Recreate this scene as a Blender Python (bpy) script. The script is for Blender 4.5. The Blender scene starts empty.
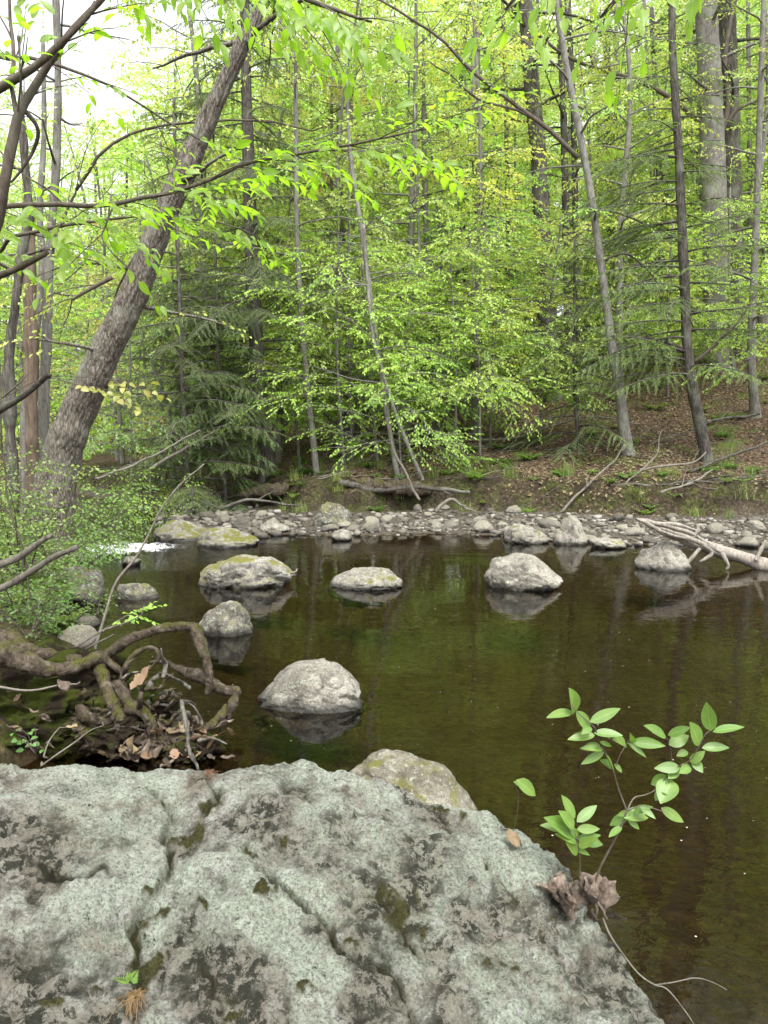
import bpy, math
import numpy as np
from mathutils import Vector

SC = bpy.context.scene
COL = SC.collection
F = 780.0; HOR = 440.0; CAMZ = 1.6
PITCH = math.atan((512 - HOR) / F)
CP, SP = math.cos(PITCH), math.sin(PITCH)

# ------------------------------------------------------------------ survey helpers
def ray(px, py):
    a = (px - 384) / F; b = (512 - py) / F
    return np.array([a, CP + b * SP, -SP + b * CP])
def at(px, py, Y):                     # point at depth Y that a pixel sees
    d = ray(px, py); return np.array([0, 0, CAMZ]) + d * (Y / d[1])
def atz(px, py, z):                    # point at height z that a pixel sees
    d = ray(px, py); return np.array([0, 0, CAMZ]) + d * ((z - CAMZ) / d[2])
def wpx(w, Y): return w * Y / F        # width in metres of w pixels at depth Y

# ------------------------------------------------------------------ noise
def _h(ix, iy, iz, s):
    n = (ix.astype(np.int64) * 374761393 + iy.astype(np.int64) * 668265263 + iz.astype(np.int64) * 2147483647 + s * 1274126177) & 0xFFFFFFFF
    n = ((n ^ (n >> 13)) * 1274126177) & 0xFFFFFFFF
    n = ((n ^ (n >> 15)) * 2246822519) & 0xFFFFFFFF
    return ((n ^ (n >> 16)) & 0xFFFFFF) / float(0xFFFFFF)
def vnoise(P, seed=0):
    P = np.asarray(P, float); i = np.floor(P); f = P - i; f = f * f * (3 - 2 * f)
    x, y, z = i[:, 0], i[:, 1], i[:, 2]; r = 0
    for a in (0, 1):
        wa = f[:, 0] if a else 1 - f[:, 0]
        for b in (0, 1):
            wb = f[:, 1] if b else 1 - f[:, 1]
            for c in (0, 1):
                wc = f[:, 2] if c else 1 - f[:, 2]
                r = r + wa * wb * wc * _h(x + a, y + b, z + c, seed)
    return r * 2 - 1
def fbm(P, o=4, seed=0, g=0.5):
    P = np.asarray(P, float); r = 0; a = 1; t = 0
    for k in range(o):
        r = r + a * vnoise(P * (2.03 ** k) + k * 17.3, seed + k); t += a; a *= g
    return r / t

# ------------------------------------------------------------------ mesh building
def make_mesh(name, V, Q=None, T=None, mats=(), mi=None, smooth=True, attrs=None):
    V = np.asarray(V, np.float32)
    me = bpy.data.meshes.new(name)
    nq = 0 if Q is None else len(Q); nt = 0 if T is None else len(T)
    me.vertices.add(len(V)); me.vertices.foreach_set('co', V.ravel())
    lo = []; st = []; 
    if nq: lo.append(np.asarray(Q, np.int32).ravel())
    if nt: lo.append(np.asarray(T, np.int32).ravel())
    lo = np.concatenate(lo)
    st = np.concatenate([np.arange(nq) * 4, nq * 4 + np.arange(nt) * 3]).astype(np.int32)
    me.loops.add(len(lo)); me.loops.foreach_set('vertex_index', lo)
    me.polygons.add(nq + nt); me.polygons.foreach_set('loop_start', st)
    if mi is not None: me.polygons.foreach_set('material_index', np.asarray(mi, np.int32))
    me.polygons.foreach_set('use_smooth', np.full(nq + nt, smooth, dtype=bool))
    for m in mats: me.materials.append(m)
    me.update(calc_edges=True)
    for k, v in (attrs or {}).items():
        a = me.attributes.new(k, 'FLOAT', 'POINT'); a.data.foreach_set('value', np.asarray(v, np.float32))
    return me

class Geo:
    def __init__(s): s.V = []; s.Q = []; s.n = 0
    def add(s, V, Q):
        if len(V) == 0: return
        s.V.append(V); s.Q.append(np.asarray(Q) + s.n); s.n += len(V)
    def arr(s): return np.concatenate(s.V), np.concatenate(s.Q)
    def mesh(s, name, mat, smooth=True, org=None):
        V, Q = s.arr()
        if org is not None: V = V - np.asarray(org)
        return make_mesh(name, V, Q, mats=[mat], smooth=smooth)

def resample(P, R, n):
    P = np.asarray(P, float); R = np.asarray(R, float)
    t = np.concatenate([[0], np.cumsum(np.linalg.norm(np.diff(P, axis=0), axis=1))]); t /= max(t[-1], 1e-9)
    # Catmull-Rom through the points
    out = []; rr = []
    for s in np.linspace(0, 1, n):
        k = min(np.searchsorted(t, s, side='right') - 1, len(P) - 2); k = max(k, 0)
        u = (s - t[k]) / max(t[k + 1] - t[k], 1e-9)
        p0 = P[max(k - 1, 0)]; p1 = P[k]; p2 = P[k + 1]; p3 = P[min(k + 2, len(P) - 1)]
        out.append(.5 * ((2 * p1) + (p2 - p0) * u + (2 * p0 - 5 * p1 + 4 * p2 - p3) * u * u + (3 * p1 - p0 - 3 * p2 + p3) * u ** 3))
        rr.append(R[k] * (1 - u) + R[k + 1] * u)
    return np.array(out), np.array(rr)

def tube(P, R, seg=6, cap=True):
    P = np.asarray(P, float); R = np.asarray(R, float); n = len(P)
    T = np.gradient(P, axis=0); T /= np.linalg.norm(T, axis=1)[:, None] + 1e-12
    ref = np.array([1., 0, 0]) if abs(T[0][0]) < .8 else np.array([0, 1., 0])
    A = np.zeros_like(P); a = ref
    for i in range(n):
        a = a - T[i] * a.dot(T[i]); a /= np.linalg.norm(a) + 1e-12; A[i] = a
    B = np.cross(T, A)
    th = np.arange(seg) * 2 * math.pi / seg
    V = P[:, None, :] + R[:, None, None] * (np.cos(th)[None, :, None] * A[:, None, :] + np.sin(th)[None, :, None] * B[:, None, :])
    V = V.reshape(-1, 3)
    i = np.arange(n - 1)[:, None] * seg; j = np.arange(seg)[None, :]; j2 = (j + 1) % seg
    Q = np.stack([i + j, i + j2, i + seg + j2, i + seg + j], -1).reshape(-1, 4)
    if cap:                              # close both ends with a centre vertex (degenerate-free quads)
        V = np.concatenate([V, P[:1], P[-1:]]); c0 = n * seg; c1 = c0 + 1; e = []
        for k in range(0, seg - 1, 2):
            e.append([c0, (k + 2) % seg, k + 1, k]); b = (n - 1) * seg; e.append([c1, b + k, b + k + 1, b + (k + 2) % seg])
        Q = np.concatenate([Q, np.array(e)])
    return V, Q

def rough_tube(P, R, seg, step, amp, seed, ridge=0.0, freq=3.0, flare=None):
    L = np.linalg.norm(np.diff(np.asarray(P, float), axis=0), axis=1).sum()
    n = max(int(L / step), 4)
    P2, R2 = resample(P, R, n)
    if flare: 
        s = np.linspace(0, L, n); R2 = R2 * (1 + flare * np.exp(-s / (0.8 * R2[0] + .05)))
    V, Q = tube(P2, R2, seg)
    m = n * seg
    C = np.repeat(P2, seg, axis=0); d = V[:m] - C; r = np.repeat(R2, seg)
    dn = d / (np.linalg.norm(d, axis=1)[:, None] + 1e-9)
    s = np.repeat(np.linspace(0, L, n), seg)
    k = fbm(V[:m] * freq, 4, seed) * amp * 2
    if ridge:
        U = np.stack([dn[:, 0] * 7 + .0, dn[:, 1] * 7 + dn[:, 2] * 7, s * 3.5], 1)
        w = vnoise(U * .9 + fbm(U, 2, seed + 3)[:, None] * .5, seed + 9)
        k = k - ridge * (1 - np.abs(w)) ** 3
    V[:m] = C + d + dn * (k * np.minimum(r / (R2.max() + 1e-9) + .25, 1))[:, None]
    return V, Q

# ------------------------------------------------------------------ objects
def setp(o, label=None, cat=None, group=None, kind=None):
    if label: o['label'] = label
    if cat: o['category'] = cat
    if group: o['group'] = group
    if kind: o['kind'] = kind
    return o
def link(name, me, parent=None, loc=(0, 0, 0)):
    o = bpy.data.objects.new(name, me); COL.objects.link(o)
    if parent is not None: o.parent = parent
    o.location = Vector([float(c) for c in loc]); return o
def empty(name, loc, label, cat, group=None):
    o = link(name, None, None, loc); o.empty_display_size = .1
    return setp(o, label, cat, group)
def copy_tree(root, loc, rot=None, scale=None, label=None, group=None):
    r = root.copy(); COL.objects.link(r); r.location = Vector([float(c) for c in loc])
    if rot is not None: r.rotation_euler = rot
    if scale is not None: r.scale = (scale,) * 3 if np.isscalar(scale) else scale
    if label: r['label'] = label
    if group: r['group'] = group
    for ch in root.children:
        c = ch.copy(); COL.objects.link(c); c.parent = r
        for g in ch.children:
            d = g.copy(); COL.objects.link(d); d.parent = c
    return r

# ------------------------------------------------------------------ materials
class M:
    def __init__(s, name):
        s.m = bpy.data.materials.new(name); s.m.use_nodes = True; s.t = s.m.node_tree; s.t.nodes.clear()
        s.out = s.n('ShaderNodeOutputMaterial')
    def n(s, ty, **k):
        x = s.t.nodes.new(ty)
        for a, b in k.items():
            if hasattr(x, a): setattr(x, a, b)
        return x
    def l(s, a, b): s.t.links.new(a, b)
    def setin(s, x, **k):
        for a, b in k.items():
            i = x.inputs[a]
            if isinstance(b, bpy.types.NodeSocket): s.l(b, i)
            else: i.default_value = b
    def coord(s, kind='Object'): return s.n('ShaderNodeTexCoord').outputs[kind]
    def mapping(s, v, scale, rz=0.0): 
        x = s.n('ShaderNodeMapping'); x.inputs['Rotation'].default_value = (0, 0, rz); s.l(v, x.inputs['Vector']); x.inputs['Scale'].default_value = scale; return x.outputs[0]
    def noise(s, v, scale, detail=5, rough=.55, dist=0):
        x = s.n('ShaderNodeTexNoise'); s.l(v, x.inputs['Vector'])
        s.setin(x, Scale=scale, Detail=detail, Roughness=rough, Distortion=dist); return x.outputs['Fac']
    def voro(s, v, scale, feature='F1', rand=1):
        x = s.n('ShaderNodeTexVoronoi', feature=feature); s.l(v, x.inputs['Vector']); s.setin(x, Scale=scale, Randomness=rand); return x.outputs['Distance']
    def ramp(s, fac, stops):
        x = s.n('ShaderNodeValToRGB'); s.l(fac, x.inputs[0]); e = x.color_ramp.elements
        while len(e) < len(stops): e.new(.5)
        for k, (p, c) in enumerate(stops):
            e[k].position = p; e[k].color = (*c, 1) if not np.isscalar(c) else (c, c, c, 1)
        return x.outputs[0]
    def mix(s, fac, a, b, mode='MIX'):
        x = s.n('ShaderNodeMix', data_type='RGBA', blend_type=mode)
        for i, v in ((0, fac), (6, a), (7, b)):
            if isinstance(v, bpy.types.NodeSocket): s.l(v, x.inputs[i])
            elif i == 0: x.inputs[0].default_value = v
            else: x.inputs[i].default_value = (*v, 1)
        return x.outputs[2]
    def math(s, op, a, b=0.0, c=None):
        x = s.n('ShaderNodeMath', operation=op)
        for i, v in enumerate((a, b) if c is None else (a, b, c)):
            if isinstance(v, bpy.types.NodeSocket): s.l(v, x.inputs[i])
            else: x.inputs[i].default_value = v
        return x.outputs[0]
    def attr(s, name): return s.n('ShaderNodeAttribute', attribute_name=name).outputs['Fac']
    def bump(s, h, dist, strength=1, normal=None):
        x = s.n('ShaderNodeBump'); s.l(h, x.inputs['Height']); s.setin(x, Distance=dist, Strength=strength)
        if normal is not None: s.l(normal, x.inputs['Normal'])
        return x.outputs[0]
    def principled(s, color, rough=.8, normal=None, spec=.3):
        x = s.n('ShaderNodeBsdfPrincipled')
        for nme, v in (('Base Color', color), ('Roughness', rough), ('Specular IOR Level', spec)):
            if isinstance(v, bpy.types.NodeSocket): s.l(v, x.inputs[nme])
            else: x.inputs[nme].default_value = (*v, 1) if nme == 'Base Color' else v
        if normal is not None: s.l(normal, x.inputs['Normal'])
        s.l(x.outputs[0], s.out.inputs[0]); return x

def leaf_mat(name, c1, c2, c3, trans=.5, tint=(1.12, 1.12, .8), gloss=.05, veins=False):
    m = M(name)
    r = m.n('ShaderNodeNewGeometry').outputs['Random Per Island']
    col = m.ramp(r, [(0, c1), (.55, c2), (1, c3)])
    big = m.noise(m.coord(), .9, 2)
    col = m.mix(m.math('MULTIPLY', big, .45), col, c3)
    if veins:                              # midrib, side veins, a few worn spots
        md = m.attr('mid'); al = m.attr('along'); sv = m.math('ABSOLUTE', m.math('SINE', m.math('MULTIPLY_ADD', al, 26, m.math('MULTIPLY', md, 7))))
        col = m.mix(m.ramp(sv, [(0, .22), (.18, 0)]), col, tuple(min(x * 1.35 + .03, 1) for x in c3)); col = m.mix(m.ramp(md, [(.90, 0), (.97, .4)]), col, tuple(min(x * 1.5 + .05, 1) for x in c3))
        col = m.mix(m.ramp(m.noise(m.coord(), 60, 4, .7), [(.66, 0), (.72, .8)]), col, (.16, .11, .04)); col = m.mix(m.ramp(m.noise(m.coord(), 18, 3, .6), [(.4, .3), (.6, 0)]), col, tuple(x * .6 for x in c1))
    oi = m.n('ShaderNodeObjectInfo').outputs['Random']
    hs = m.n('ShaderNodeHueSaturation'); m.l(col, hs.inputs['Color'])
    m.l(m.math('MULTIPLY_ADD', oi, .55, .72), hs.inputs['Value'])
    m.l(m.math('MULTIPLY_ADD', m.math('FRACT', m.math('MULTIPLY', oi, 7.3)), .04, .475), hs.inputs['Hue'])
    col = hs.outputs[0]
    d = m.n('ShaderNodeBsdfDiffuse'); m.l(col, d.inputs[0])
    t = m.n('ShaderNodeBsdfTranslucent'); m.l(m.mix(1, col, tint, 'MULTIPLY'), t.inputs[0])
    a = m.n('ShaderNodeMixShader'); a.inputs[0].default_value = trans; m.l(d.outputs[0], a.inputs[1]); m.l(t.outputs[0], a.inputs[2])
    g = m.n('ShaderNodeBsdfGlossy'); g.inputs['Roughness'].default_value = .5
    b = m.n('ShaderNodeMixShader'); b.inputs[0].default_value = gloss; m.l(a.outputs[0], b.inputs[1]); m.l(g.outputs[0], b.inputs[2])
    m.l(b.outputs[0], m.out.inputs[0]); return m.m

def bark_mat(name, dark, mid, pale, lichen=.3, scale=9, stretch=.22, bump=.012, plate=.0):
    m = M(name); c = m.coord()
    v = m.mapping(c, (1, 1, stretch))
    vo = m.voro(m.mix(.18, v, m.n('ShaderNodeTexNoise').outputs['Color']), scale * 2.4, 'DISTANCE_TO_EDGE'); n1 = m.math('ADD', m.math('MULTIPLY', m.noise(v, scale * 1.8, 7, .7, 1.0), .8), m.math('MULTIPLY_ADD', m.ramp(vo, [(0, 0.), (.2, 1.)]), plate, .2 - plate * .8)); n2 = m.noise(c, 2.3, 4, .6); n3 = m.noise(c, scale * 5, 4, .7)
    col = m.ramp(n1, [(.33, dark), (.52, mid), (.72, pale)])
    col = m.mix(m.ramp(n2, [(.5, 0), (.68, lichen)]), col, m.mix(n3, (.34, .36, .31), (.18, .2, .13)))
    h = m.math('ADD', m.math('MULTIPLY', n1, .8), m.math('MULTIPLY', n3, .25))
    m.principled(col, .9, m.bump(h, bump, .9), .15); return m.m

MAT = {}
MAT['beech'] = leaf_mat('beech_leaf', (.235, .465, .05), (.33, .565, .07), (.44, .625, .10), .55)
MAT['maple'] = leaf_mat('maple_leaf', (.31, .46, .07), (.43, .56, .10), (.56, .61, .15), .55)
MAT['yellow'] = leaf_mat('young_maple_leaf', (.34, .38, .07), (.46, .46, .10), (.58, .50, .14), .5)
MAT['canopy'] = leaf_mat('canopy_leaf', (.325, .53, .105), (.435, .63, .145), (.55, .69, .205), .6)
MAT['far'] = leaf_mat('far_leaf', (.36, .57, .13), (.475, .67, .18), (.585, .73, .25), .6)
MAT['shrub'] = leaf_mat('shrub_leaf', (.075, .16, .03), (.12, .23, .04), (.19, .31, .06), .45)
MAT['hemlock'] = leaf_mat('hemlock_needle', (.095, .165, .05), (.14, .225, .065), (.22, .31, .09), .4, (1.1, 1.1, .7), .03)
MAT['near'] = leaf_mat('near_leaf', (.25, .60, .035), (.32, .66, .05), (.42, .70, .07), .72, (1.05, 1.2, .6), veins=True)
MAT['sapling'] = leaf_mat('sapling_leaf', (.11, .29, .05), (.155, .345, .06), (.21, .39, .07), .4, (1.2, 1.15, .6), .05, True)
MAT['grass'] = leaf_mat('grass_blade', (.12, .21, .035), (.16, .25, .045), (.25, .28, .08), .4)
MAT['dead'] = leaf_mat('dead_leaf', (.10, .067, .036), (.19, .137, .078), (.31, .245, .15), .15, (1.1, .9, .7), .02)
MAT['deadgrey'] = leaf_mat('dead_leaf_grey', (.16, .11, .08), (.24, .17, .125), (.36, .28, .21), .1, (1.1, .9, .7), .02)
m = M('dead_leaf_skin'); c = m.coord(); n1 = m.noise(c, 5, 6, .65); n2 = m.noise(c, 30, 4, .7); sx = m.n('ShaderNodeSeparateXYZ'); m.l(c, sx.inputs[0])
vn = m.math('ABSOLUTE', m.math('SINE', m.math('MULTIPLY_ADD', sx.outputs[1], 34, m.math('MULTIPLY', m.math('ABSOLUTE', sx.outputs[0]), -24))))
col = m.ramp(n1, [(.3, (.09, .068, .054)), (.5, (.20, .155, .12)), (.7, (.36, .30, .24))]); col = m.mix(m.ramp(n2, [(.35, .6), (.5, 0)]), col, (.05, .036, .028)); col = m.mix(m.ramp(vn, [(0, .16), (.12, 0)]), col, (.34, .27, .2))
oi = m.n('ShaderNodeObjectInfo').outputs['Random']; hs = m.n('ShaderNodeHueSaturation'); m.l(col, hs.inputs['Color']); m.l(m.math('MULTIPLY_ADD', oi, 1.1, .7), hs.inputs['Value'])
m.principled(hs.outputs[0], .8, m.bump(m.math('ADD', n2, m.math('MULTIPLY', vn, .12)), .03, .7), .2); MAT['leafskin'] = m.m
MAT['drygrass'] = leaf_mat('dry_grass', (.18, .10, .04), (.24, .14, .06), (.3, .2, .1), .2)
MAT['bark_lean'] = bark_mat('bark_leaning', (.026, .021, .016), (.10, .085, .068), (.25, .225, .19), .55, 17, .28, .04, .15)
MAT['bark_dark'] = bark_mat('bark_dark', (.02, .017, .014), (.055, .048, .04), (.13, .12, .105), .35, 10, .18, .016, .12)
MAT['bark_grey'] = bark_mat('bark_grey', (.04, .035, .029), (.10, .092, .078), (.21, .20, .18), .45, 9, .3, .010)
MAT['bark_pale'] = bark_mat('bark_pale', (.045, .04, .034), (.12, .112, .096), (.25, .24, .22), .5, 9, .4, .009)
MAT['twig'] = bark_mat('twig_bark', (.035, .028, .022), (.07, .055, .042), (.13, .11, .09), .2, 20, .4, .002)
MAT['deadwood'] = bark_mat('dead_wood', (.04, .032, .025), (.105, .09, .073), (.21, .19, .16), .25, 16, .12, .006)
MAT['drift'] = bark_mat('drift_wood', (.07, .056, .043), (.18, .155, .128), (.33, .30, .26), .15, 16, .12, .006)
MAT['rotten'] = bark_mat('rotten_wood', (.045, .032, .024), (.10, .07, .05), (.19, .15, .115), .1, 14, .12, .01)
MAT['root'] = bark_mat('root_bark', (.022, .017, .012), (.075, .058, .042), (.18, .15, .115), .0, 22, .6, .012)

def mossy_bark(name, src):                # the same bark with moss cushions on its upper side
    m = M(name); c = m.coord(); g = m.n('ShaderNodeNewGeometry'); sx = m.n('ShaderNodeSeparateXYZ'); m.l(g.outputs['Normal'], sx.inputs[0])
    n1 = m.noise(c, 26, 7, .7, .8); n2 = m.noise(c, 7, 4, .6); n3 = m.noise(c, 110, 4, .7)
    col = m.ramp(n1, [(.34, src[0]), (.52, src[1]), (.70, src[2])])
    f = m.math('MULTIPLY', m.ramp(sx.outputs[2], [(.05, 0), (.6, 1)]), m.ramp(n2, [(.47, 0), (.58, 1)]))
    col = m.mix(f, col, m.mix(m.ramp(n3, [(.35, 0), (.65, 1)]), (.025, .026, .008), (.13, .125, .035)))
    m.principled(col, .92, m.bump(m.math('ADD', n1, m.math('MULTIPLY', n3, .5)), .018, 1), .15); return m.m
MAT['root'] = mossy_bark('mossy_root', ((.026, .02, .014), (.095, .074, .054), (.21, .18, .14)))


def rock_mat(name, base, pale, dark, moss=.0, wet=True, scale=1.0, lichen=(.36, .38, .30), vary=.15):
    m = M(name); c = m.coord(); g = m.n('ShaderNodeNewGeometry')
    n1 = m.noise(c, 3.5 * scale, 6, .6); n2 = m.noise(c, 22 * scale, 6, .7); n3 = m.noise(c, 90 * scale, 3, .7)
    col = m.ramp(n1, [(.32, dark), (.5, base), (.68, pale)])
    col = m.mix(m.ramp(n2, [(.52, 0), (.62, .8)]), col, lichen)
    col = m.mix(m.ramp(n2, [(.28, .85), (.40, 0)]), col, tuple(x * .28 for x in base))
    col = m.mix(m.ramp(n3, [(.38, .65), (.56, 0)]), col, tuple(x * .35 for x in base)); col = m.mix(m.ramp(m.noise(c, 9 * scale, 7, .75, .3), [(.40, .75), (.48, 0)]), col, tuple(x * .33 for x in base))
    sx = m.n('ShaderNodeSeparateXYZ'); m.l(g.outputs['Normal'], sx.inputs[0])
    if moss:
        f = m.math('MULTIPLY', m.ramp(sx.outputs[2], [(.25, 0), (.8, 1)]), m.ramp(m.noise(c, 5 * scale, 5, .65), [(.56 - moss * .2, 0), (.68 - moss * .2, 1)]))
        col = m.mix(f, col, m.mix(n3, (.055, .06, .012), (.17, .16, .035)))
    rough = .88
    if wet:                              # the wet band at the water's edge
        sz = m.n('ShaderNodeSeparateXYZ'); m.l(g.outputs['Position'], sz.inputs[0])
        z = m.math('ADD', sz.outputs[2], m.math('MULTIPLY', m.math('SUBTRACT', n2, .5), .06))
        w = m.ramp(z, [(.02, 1), (.07, 0)])
        col = m.mix(w, col, (.03, .028, .022)); rough = m.math('MULTIPLY_ADD', w, -.5, .88)
    oi = m.n('ShaderNodeObjectInfo').outputs['Random']; hs = m.n('ShaderNodeHueSaturation'); m.l(col, hs.inputs['Color']); m.l(m.math('MULTIPLY_ADD', oi, vary, 1 - vary * .6), hs.inputs['Value']); col = hs.outputs[0]
    h = m.math('ADD', m.math('MULTIPLY', n2, .7), m.math('MULTIPLY', n3, .35))
    m.principled(col, rough, m.bump(h, .02 / scale, .8), .3); return m.m
MAT['rock'] = rock_mat('stream_rock', (.27, .25, .21), (.38, .36, .31), (.14, .125, .10), .25)
MAT['rock_moss'] = rock_mat('mossy_rock', (.26, .245, .21), (.36, .345, .30), (.12, .11, .09), .75)
MAT['rock_pale'] = rock_mat('pale_rock', (.25, .23, .19), (.36, .34, .295), (.12, .108, .085))
MAT['rock_dark'] = rock_mat('damp_rock', (.14, .13, .105), (.24, .23, .19), (.07, .065, .05), .4)
MAT['stone'] = rock_mat('gravel_stone', (.20, .18, .15), (.33, .31, .27), (.09, .08, .062), .25, True, 2.5, (.33, .33, .27), .8)

# ------------------------------------------------------------------ terrain
# the stream's outline in plan (metres, water level z = 0)
RIVER = np.array([(30, -14), (30, 9.5), (16, 10.6), (9, 11.6), (5.8, 11.7), (3.9, 11.9), (2.7, 12.2), (1.95, 13.0), (.8, 13.3), (-.5, 12.9),
    (-1.9, 13.3), (-2.7, 12.4), (-3.1, 13.0), (-4.4, 15.5), (-7.5, 21), (-13, 28), (-14.8, 27), (-9.6, 20), (-6.4, 15), (-5.0, 12.2), (-4.45, 10.8), (-3.75, 9.0),
    (-3.05, 7.3), (-2.3, 5.7), (-1.75, 4.75), (-1.75, 3.9), (-1.9, 3.0), (-1.2, 2.2), (-.5, 2.0), (.3, 1.9), (.65, 1.3), (.8, .5), (2, -2), (8, -10), (16, -14)], float)
def sdist(X, Y):
    p = np.stack([X, Y], 1); n = len(RIVER); d = np.full(len(p), 1e9); ins = np.zeros(len(p), bool)
    for i in range(n):
        a, b = RIVER[i], RIVER[(i + 1) % n]; e = b - a; w = p - a
        t = np.clip((w @ e) / (e @ e), 0, 1); q = w - t[:, None] * e
        d = np.minimum(d, (q * q).sum(1))
        c = (a[1] > p[:, 1]) != (b[1] > p[:, 1])
        with np.errstate(divide='ignore', invalid='ignore'):
            xi = a[0] + (p[:, 1] - a[1]) * e[0] / (e[1] if e[1] else 1e-9)
        ins ^= c & (p[:, 0] < xi)
    return np.sqrt(d) * np.where(ins, -1, 1)
def far_side(X, Y):                      # 1 on the far bank, 0 on the near / left bank
    line = np.interp(X, [-30, -14, -9, -6, -4.6, -3.5, 30], [60, 28, 20.5, 16, 13, 11, 10])
    return np.clip((Y - line) / 1.0, 0, 1)
def ground(X, Y):
    X = np.atleast_1d(np.asarray(X, float)); Y = np.atleast_1d(np.asarray(Y, float))
    s = sdist(X, Y); P = np.stack([X, Y, 0 * X], 1)
    nz = fbm(P * .7, 3, 5); nf = fbm(P * 3.1, 4, 8); nff = fbm(P * 9, 3, 11)
    s2 = s + nz * .25 + nf * .12 * (np.abs(s) > .05)
    fs = far_side(X, Y)
    gw = np.interp(X, [-8, -2, 0, 3, 6, 12], [1.2, 2.6, 2.9, 3.3, 3.6, 3])
    t = np.clip(s2 / gw, 0, None)
    step = np.interp(t, [0, .4, .97, 1.0, 1.05, 1.3], [0.0, .06, .16, .50, .74, .86])
    up = np.clip(s2 - gw * 1.3, 0, None)
    slope = np.interp(X, [-10, -4, 0, 4, 10], [.10, .15, .20, .26, .35])
    zf = step + np.where(up < 9, up * slope, 9 * slope + (up - 9) * slope * .75)
    zf = np.minimum(zf, 9 + .02 * up)
    zn = np.interp(s2, [0, .12, .45, 1.2, 3, 8, 40], [.0, .16, .32, .5, .72, 1.0, 2.2])
    z = zf * fs + zn * (1 - fs)
    z = z + (nf * .06 + nff * .02) * np.clip(s * 1.5, 0, 1) + nz * .12 * np.clip((s - 2) / 3, 0, 1)
    bed = -np.interp(-s, [0, .25, .8, 2, 4], [0.0, .10, .26, .5, .75]) + nf * .04 * np.clip(-s, 0, 1)
    z = np.where(s < 0, bed, np.maximum(z, .012 + .05 * np.clip(s, 0, 1)))
    hill = np.clip((np.abs(X) - 40) / 80, 0, 1) + np.clip((Y - 70) / 80, 0, 1)
    return z + hill * 6 * (s > 0)
def gz(x, y): return float(ground([x], [y])[0])

def axis(segs):
    o = []
    for a, b, st in segs: o.append(np.arange(a, b, st))
    return np.concatenate(o + [[segs[-1][1]]])
gx = axis([(-160, -40, 8), (-40, -12, 1.2), (-12, -5, .2), (-5, 6, .07), (6, 12, .16), (12, 40, 1.2), (40, 160, 8)])
gy = axis([(-60, -10, 5), (-10, 0, .5), (0, 2.5, .12), (2.5, 6, .06), (6, 12, .1), (12, 20, .075), (20, 30, .25), (30, 60, 1), (60, 200, 8)])
GX, GY = np.meshgrid(gx, gy); ny, nx = GX.shape
zz = ground(GX.ravel(), GY.ravel()); ss = sdist(GX.ravel(), GY.ravel()); ff = far_side(GX.ravel(), GY.ravel())
i = np.arange(ny - 1)[:, None] * nx + np.arange(nx - 1)[None, :]
Qg = np.stack([i, i + 1, i + nx + 1, i + nx], -1).reshape(-1, 4)
PG = np.stack([GX.ravel(), GY.ravel(), zz], 1)
gwid = np.interp(GX.ravel(), [-8, -2, 0, 3, 6, 12], [1.2, 2.6, 2.9, 3.3, 3.6, 3])
gravel = np.clip(1.05 - ss / gwid, 0, 1) * ff; gravel = np.clip(gravel * 6, 0, 1)
mossy = np.exp(-np.abs((ss - gwid * 1.1) / (.62)) ** 4) * ff + (1 - ff) * np.clip(1 - ss / 4, 0, 1) * .7  # mask for bank moss and for the painted shade below the far bank's lip
bedm = (ss < 0.02).astype(float)
m = M('forest_floor'); c = m.coord()
n1 = m.noise(c, 1.3, 5, .6); n2 = m.noise(c, 14, 5, .7); n3 = m.noise(c, 60, 3, .7); vo = m.voro(c, 17); vo2 = m.voro(c, 9)
lit = m.ramp(m.mix(.5, m.ramp(n2, [(.2, 0.), (.8, 1.)]), m.ramp(vo, [(0, 1.), (.6, 0.)])), [(.2, (.035, .026, .018)), (.5, (.12, .082, .054)), (.75, (.23, .165, .115))])
lit = m.mix(m.ramp(n1, [(.52, 0), (.66, .8)]), lit, m.mix(n3, (.045, .075, .015), (.10, .13, .03)))
grv = m.ramp(n2, [(.3, (.035, .029, .022)), (.55, (.08, .068, .052)), (.75, (.15, .135, .11))])
grv = m.mix(m.ramp(vo, [(.1, .5), (.4, 0)]), grv, (.21, .195, .165))
moss_shade = m.mix(m.ramp(m.noise(c, 4, 6, .7), [(.46, 0), (.58, 1)]), m.ramp(n2, [(.3, (.010, .008, .005)), (.7, (.045, .034, .023))]), m.ramp(n2, [(.3, (.014, .018, .006)), (.5, (.04, .048, .012)), (.7, (.09, .10, .028))]))  # moss over soil, the soil darkened to paint in the undercut's shade
bed = m.ramp(n2, [(.3, (.016, .011, .006)), (.55, (.042, .029, .014)), (.75, (.08, .058, .03))])
bed = m.mix(m.ramp(vo2, [(.15, .6), (.5, 0)]), bed, (.055, .042, .022))
col = m.mix(m.math('MULTIPLY', m.attr('gravel'), 1.0), lit, grv)
col = m.mix(m.math('MULTIPLY', m.attr('moss'), m.ramp(n1, [(.3, .35), (.6, 1)])), col, moss_shade)
col = m.mix(m.attr('bed'), col, bed)
m.principled(col, .95, m.bump(m.math('ADD', n2, m.math('MULTIPLY', vo, .6)), .05, .8), .1)
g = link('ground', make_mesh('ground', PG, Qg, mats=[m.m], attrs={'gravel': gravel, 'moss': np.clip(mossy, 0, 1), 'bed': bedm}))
setp(g, kind='structure')

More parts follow.
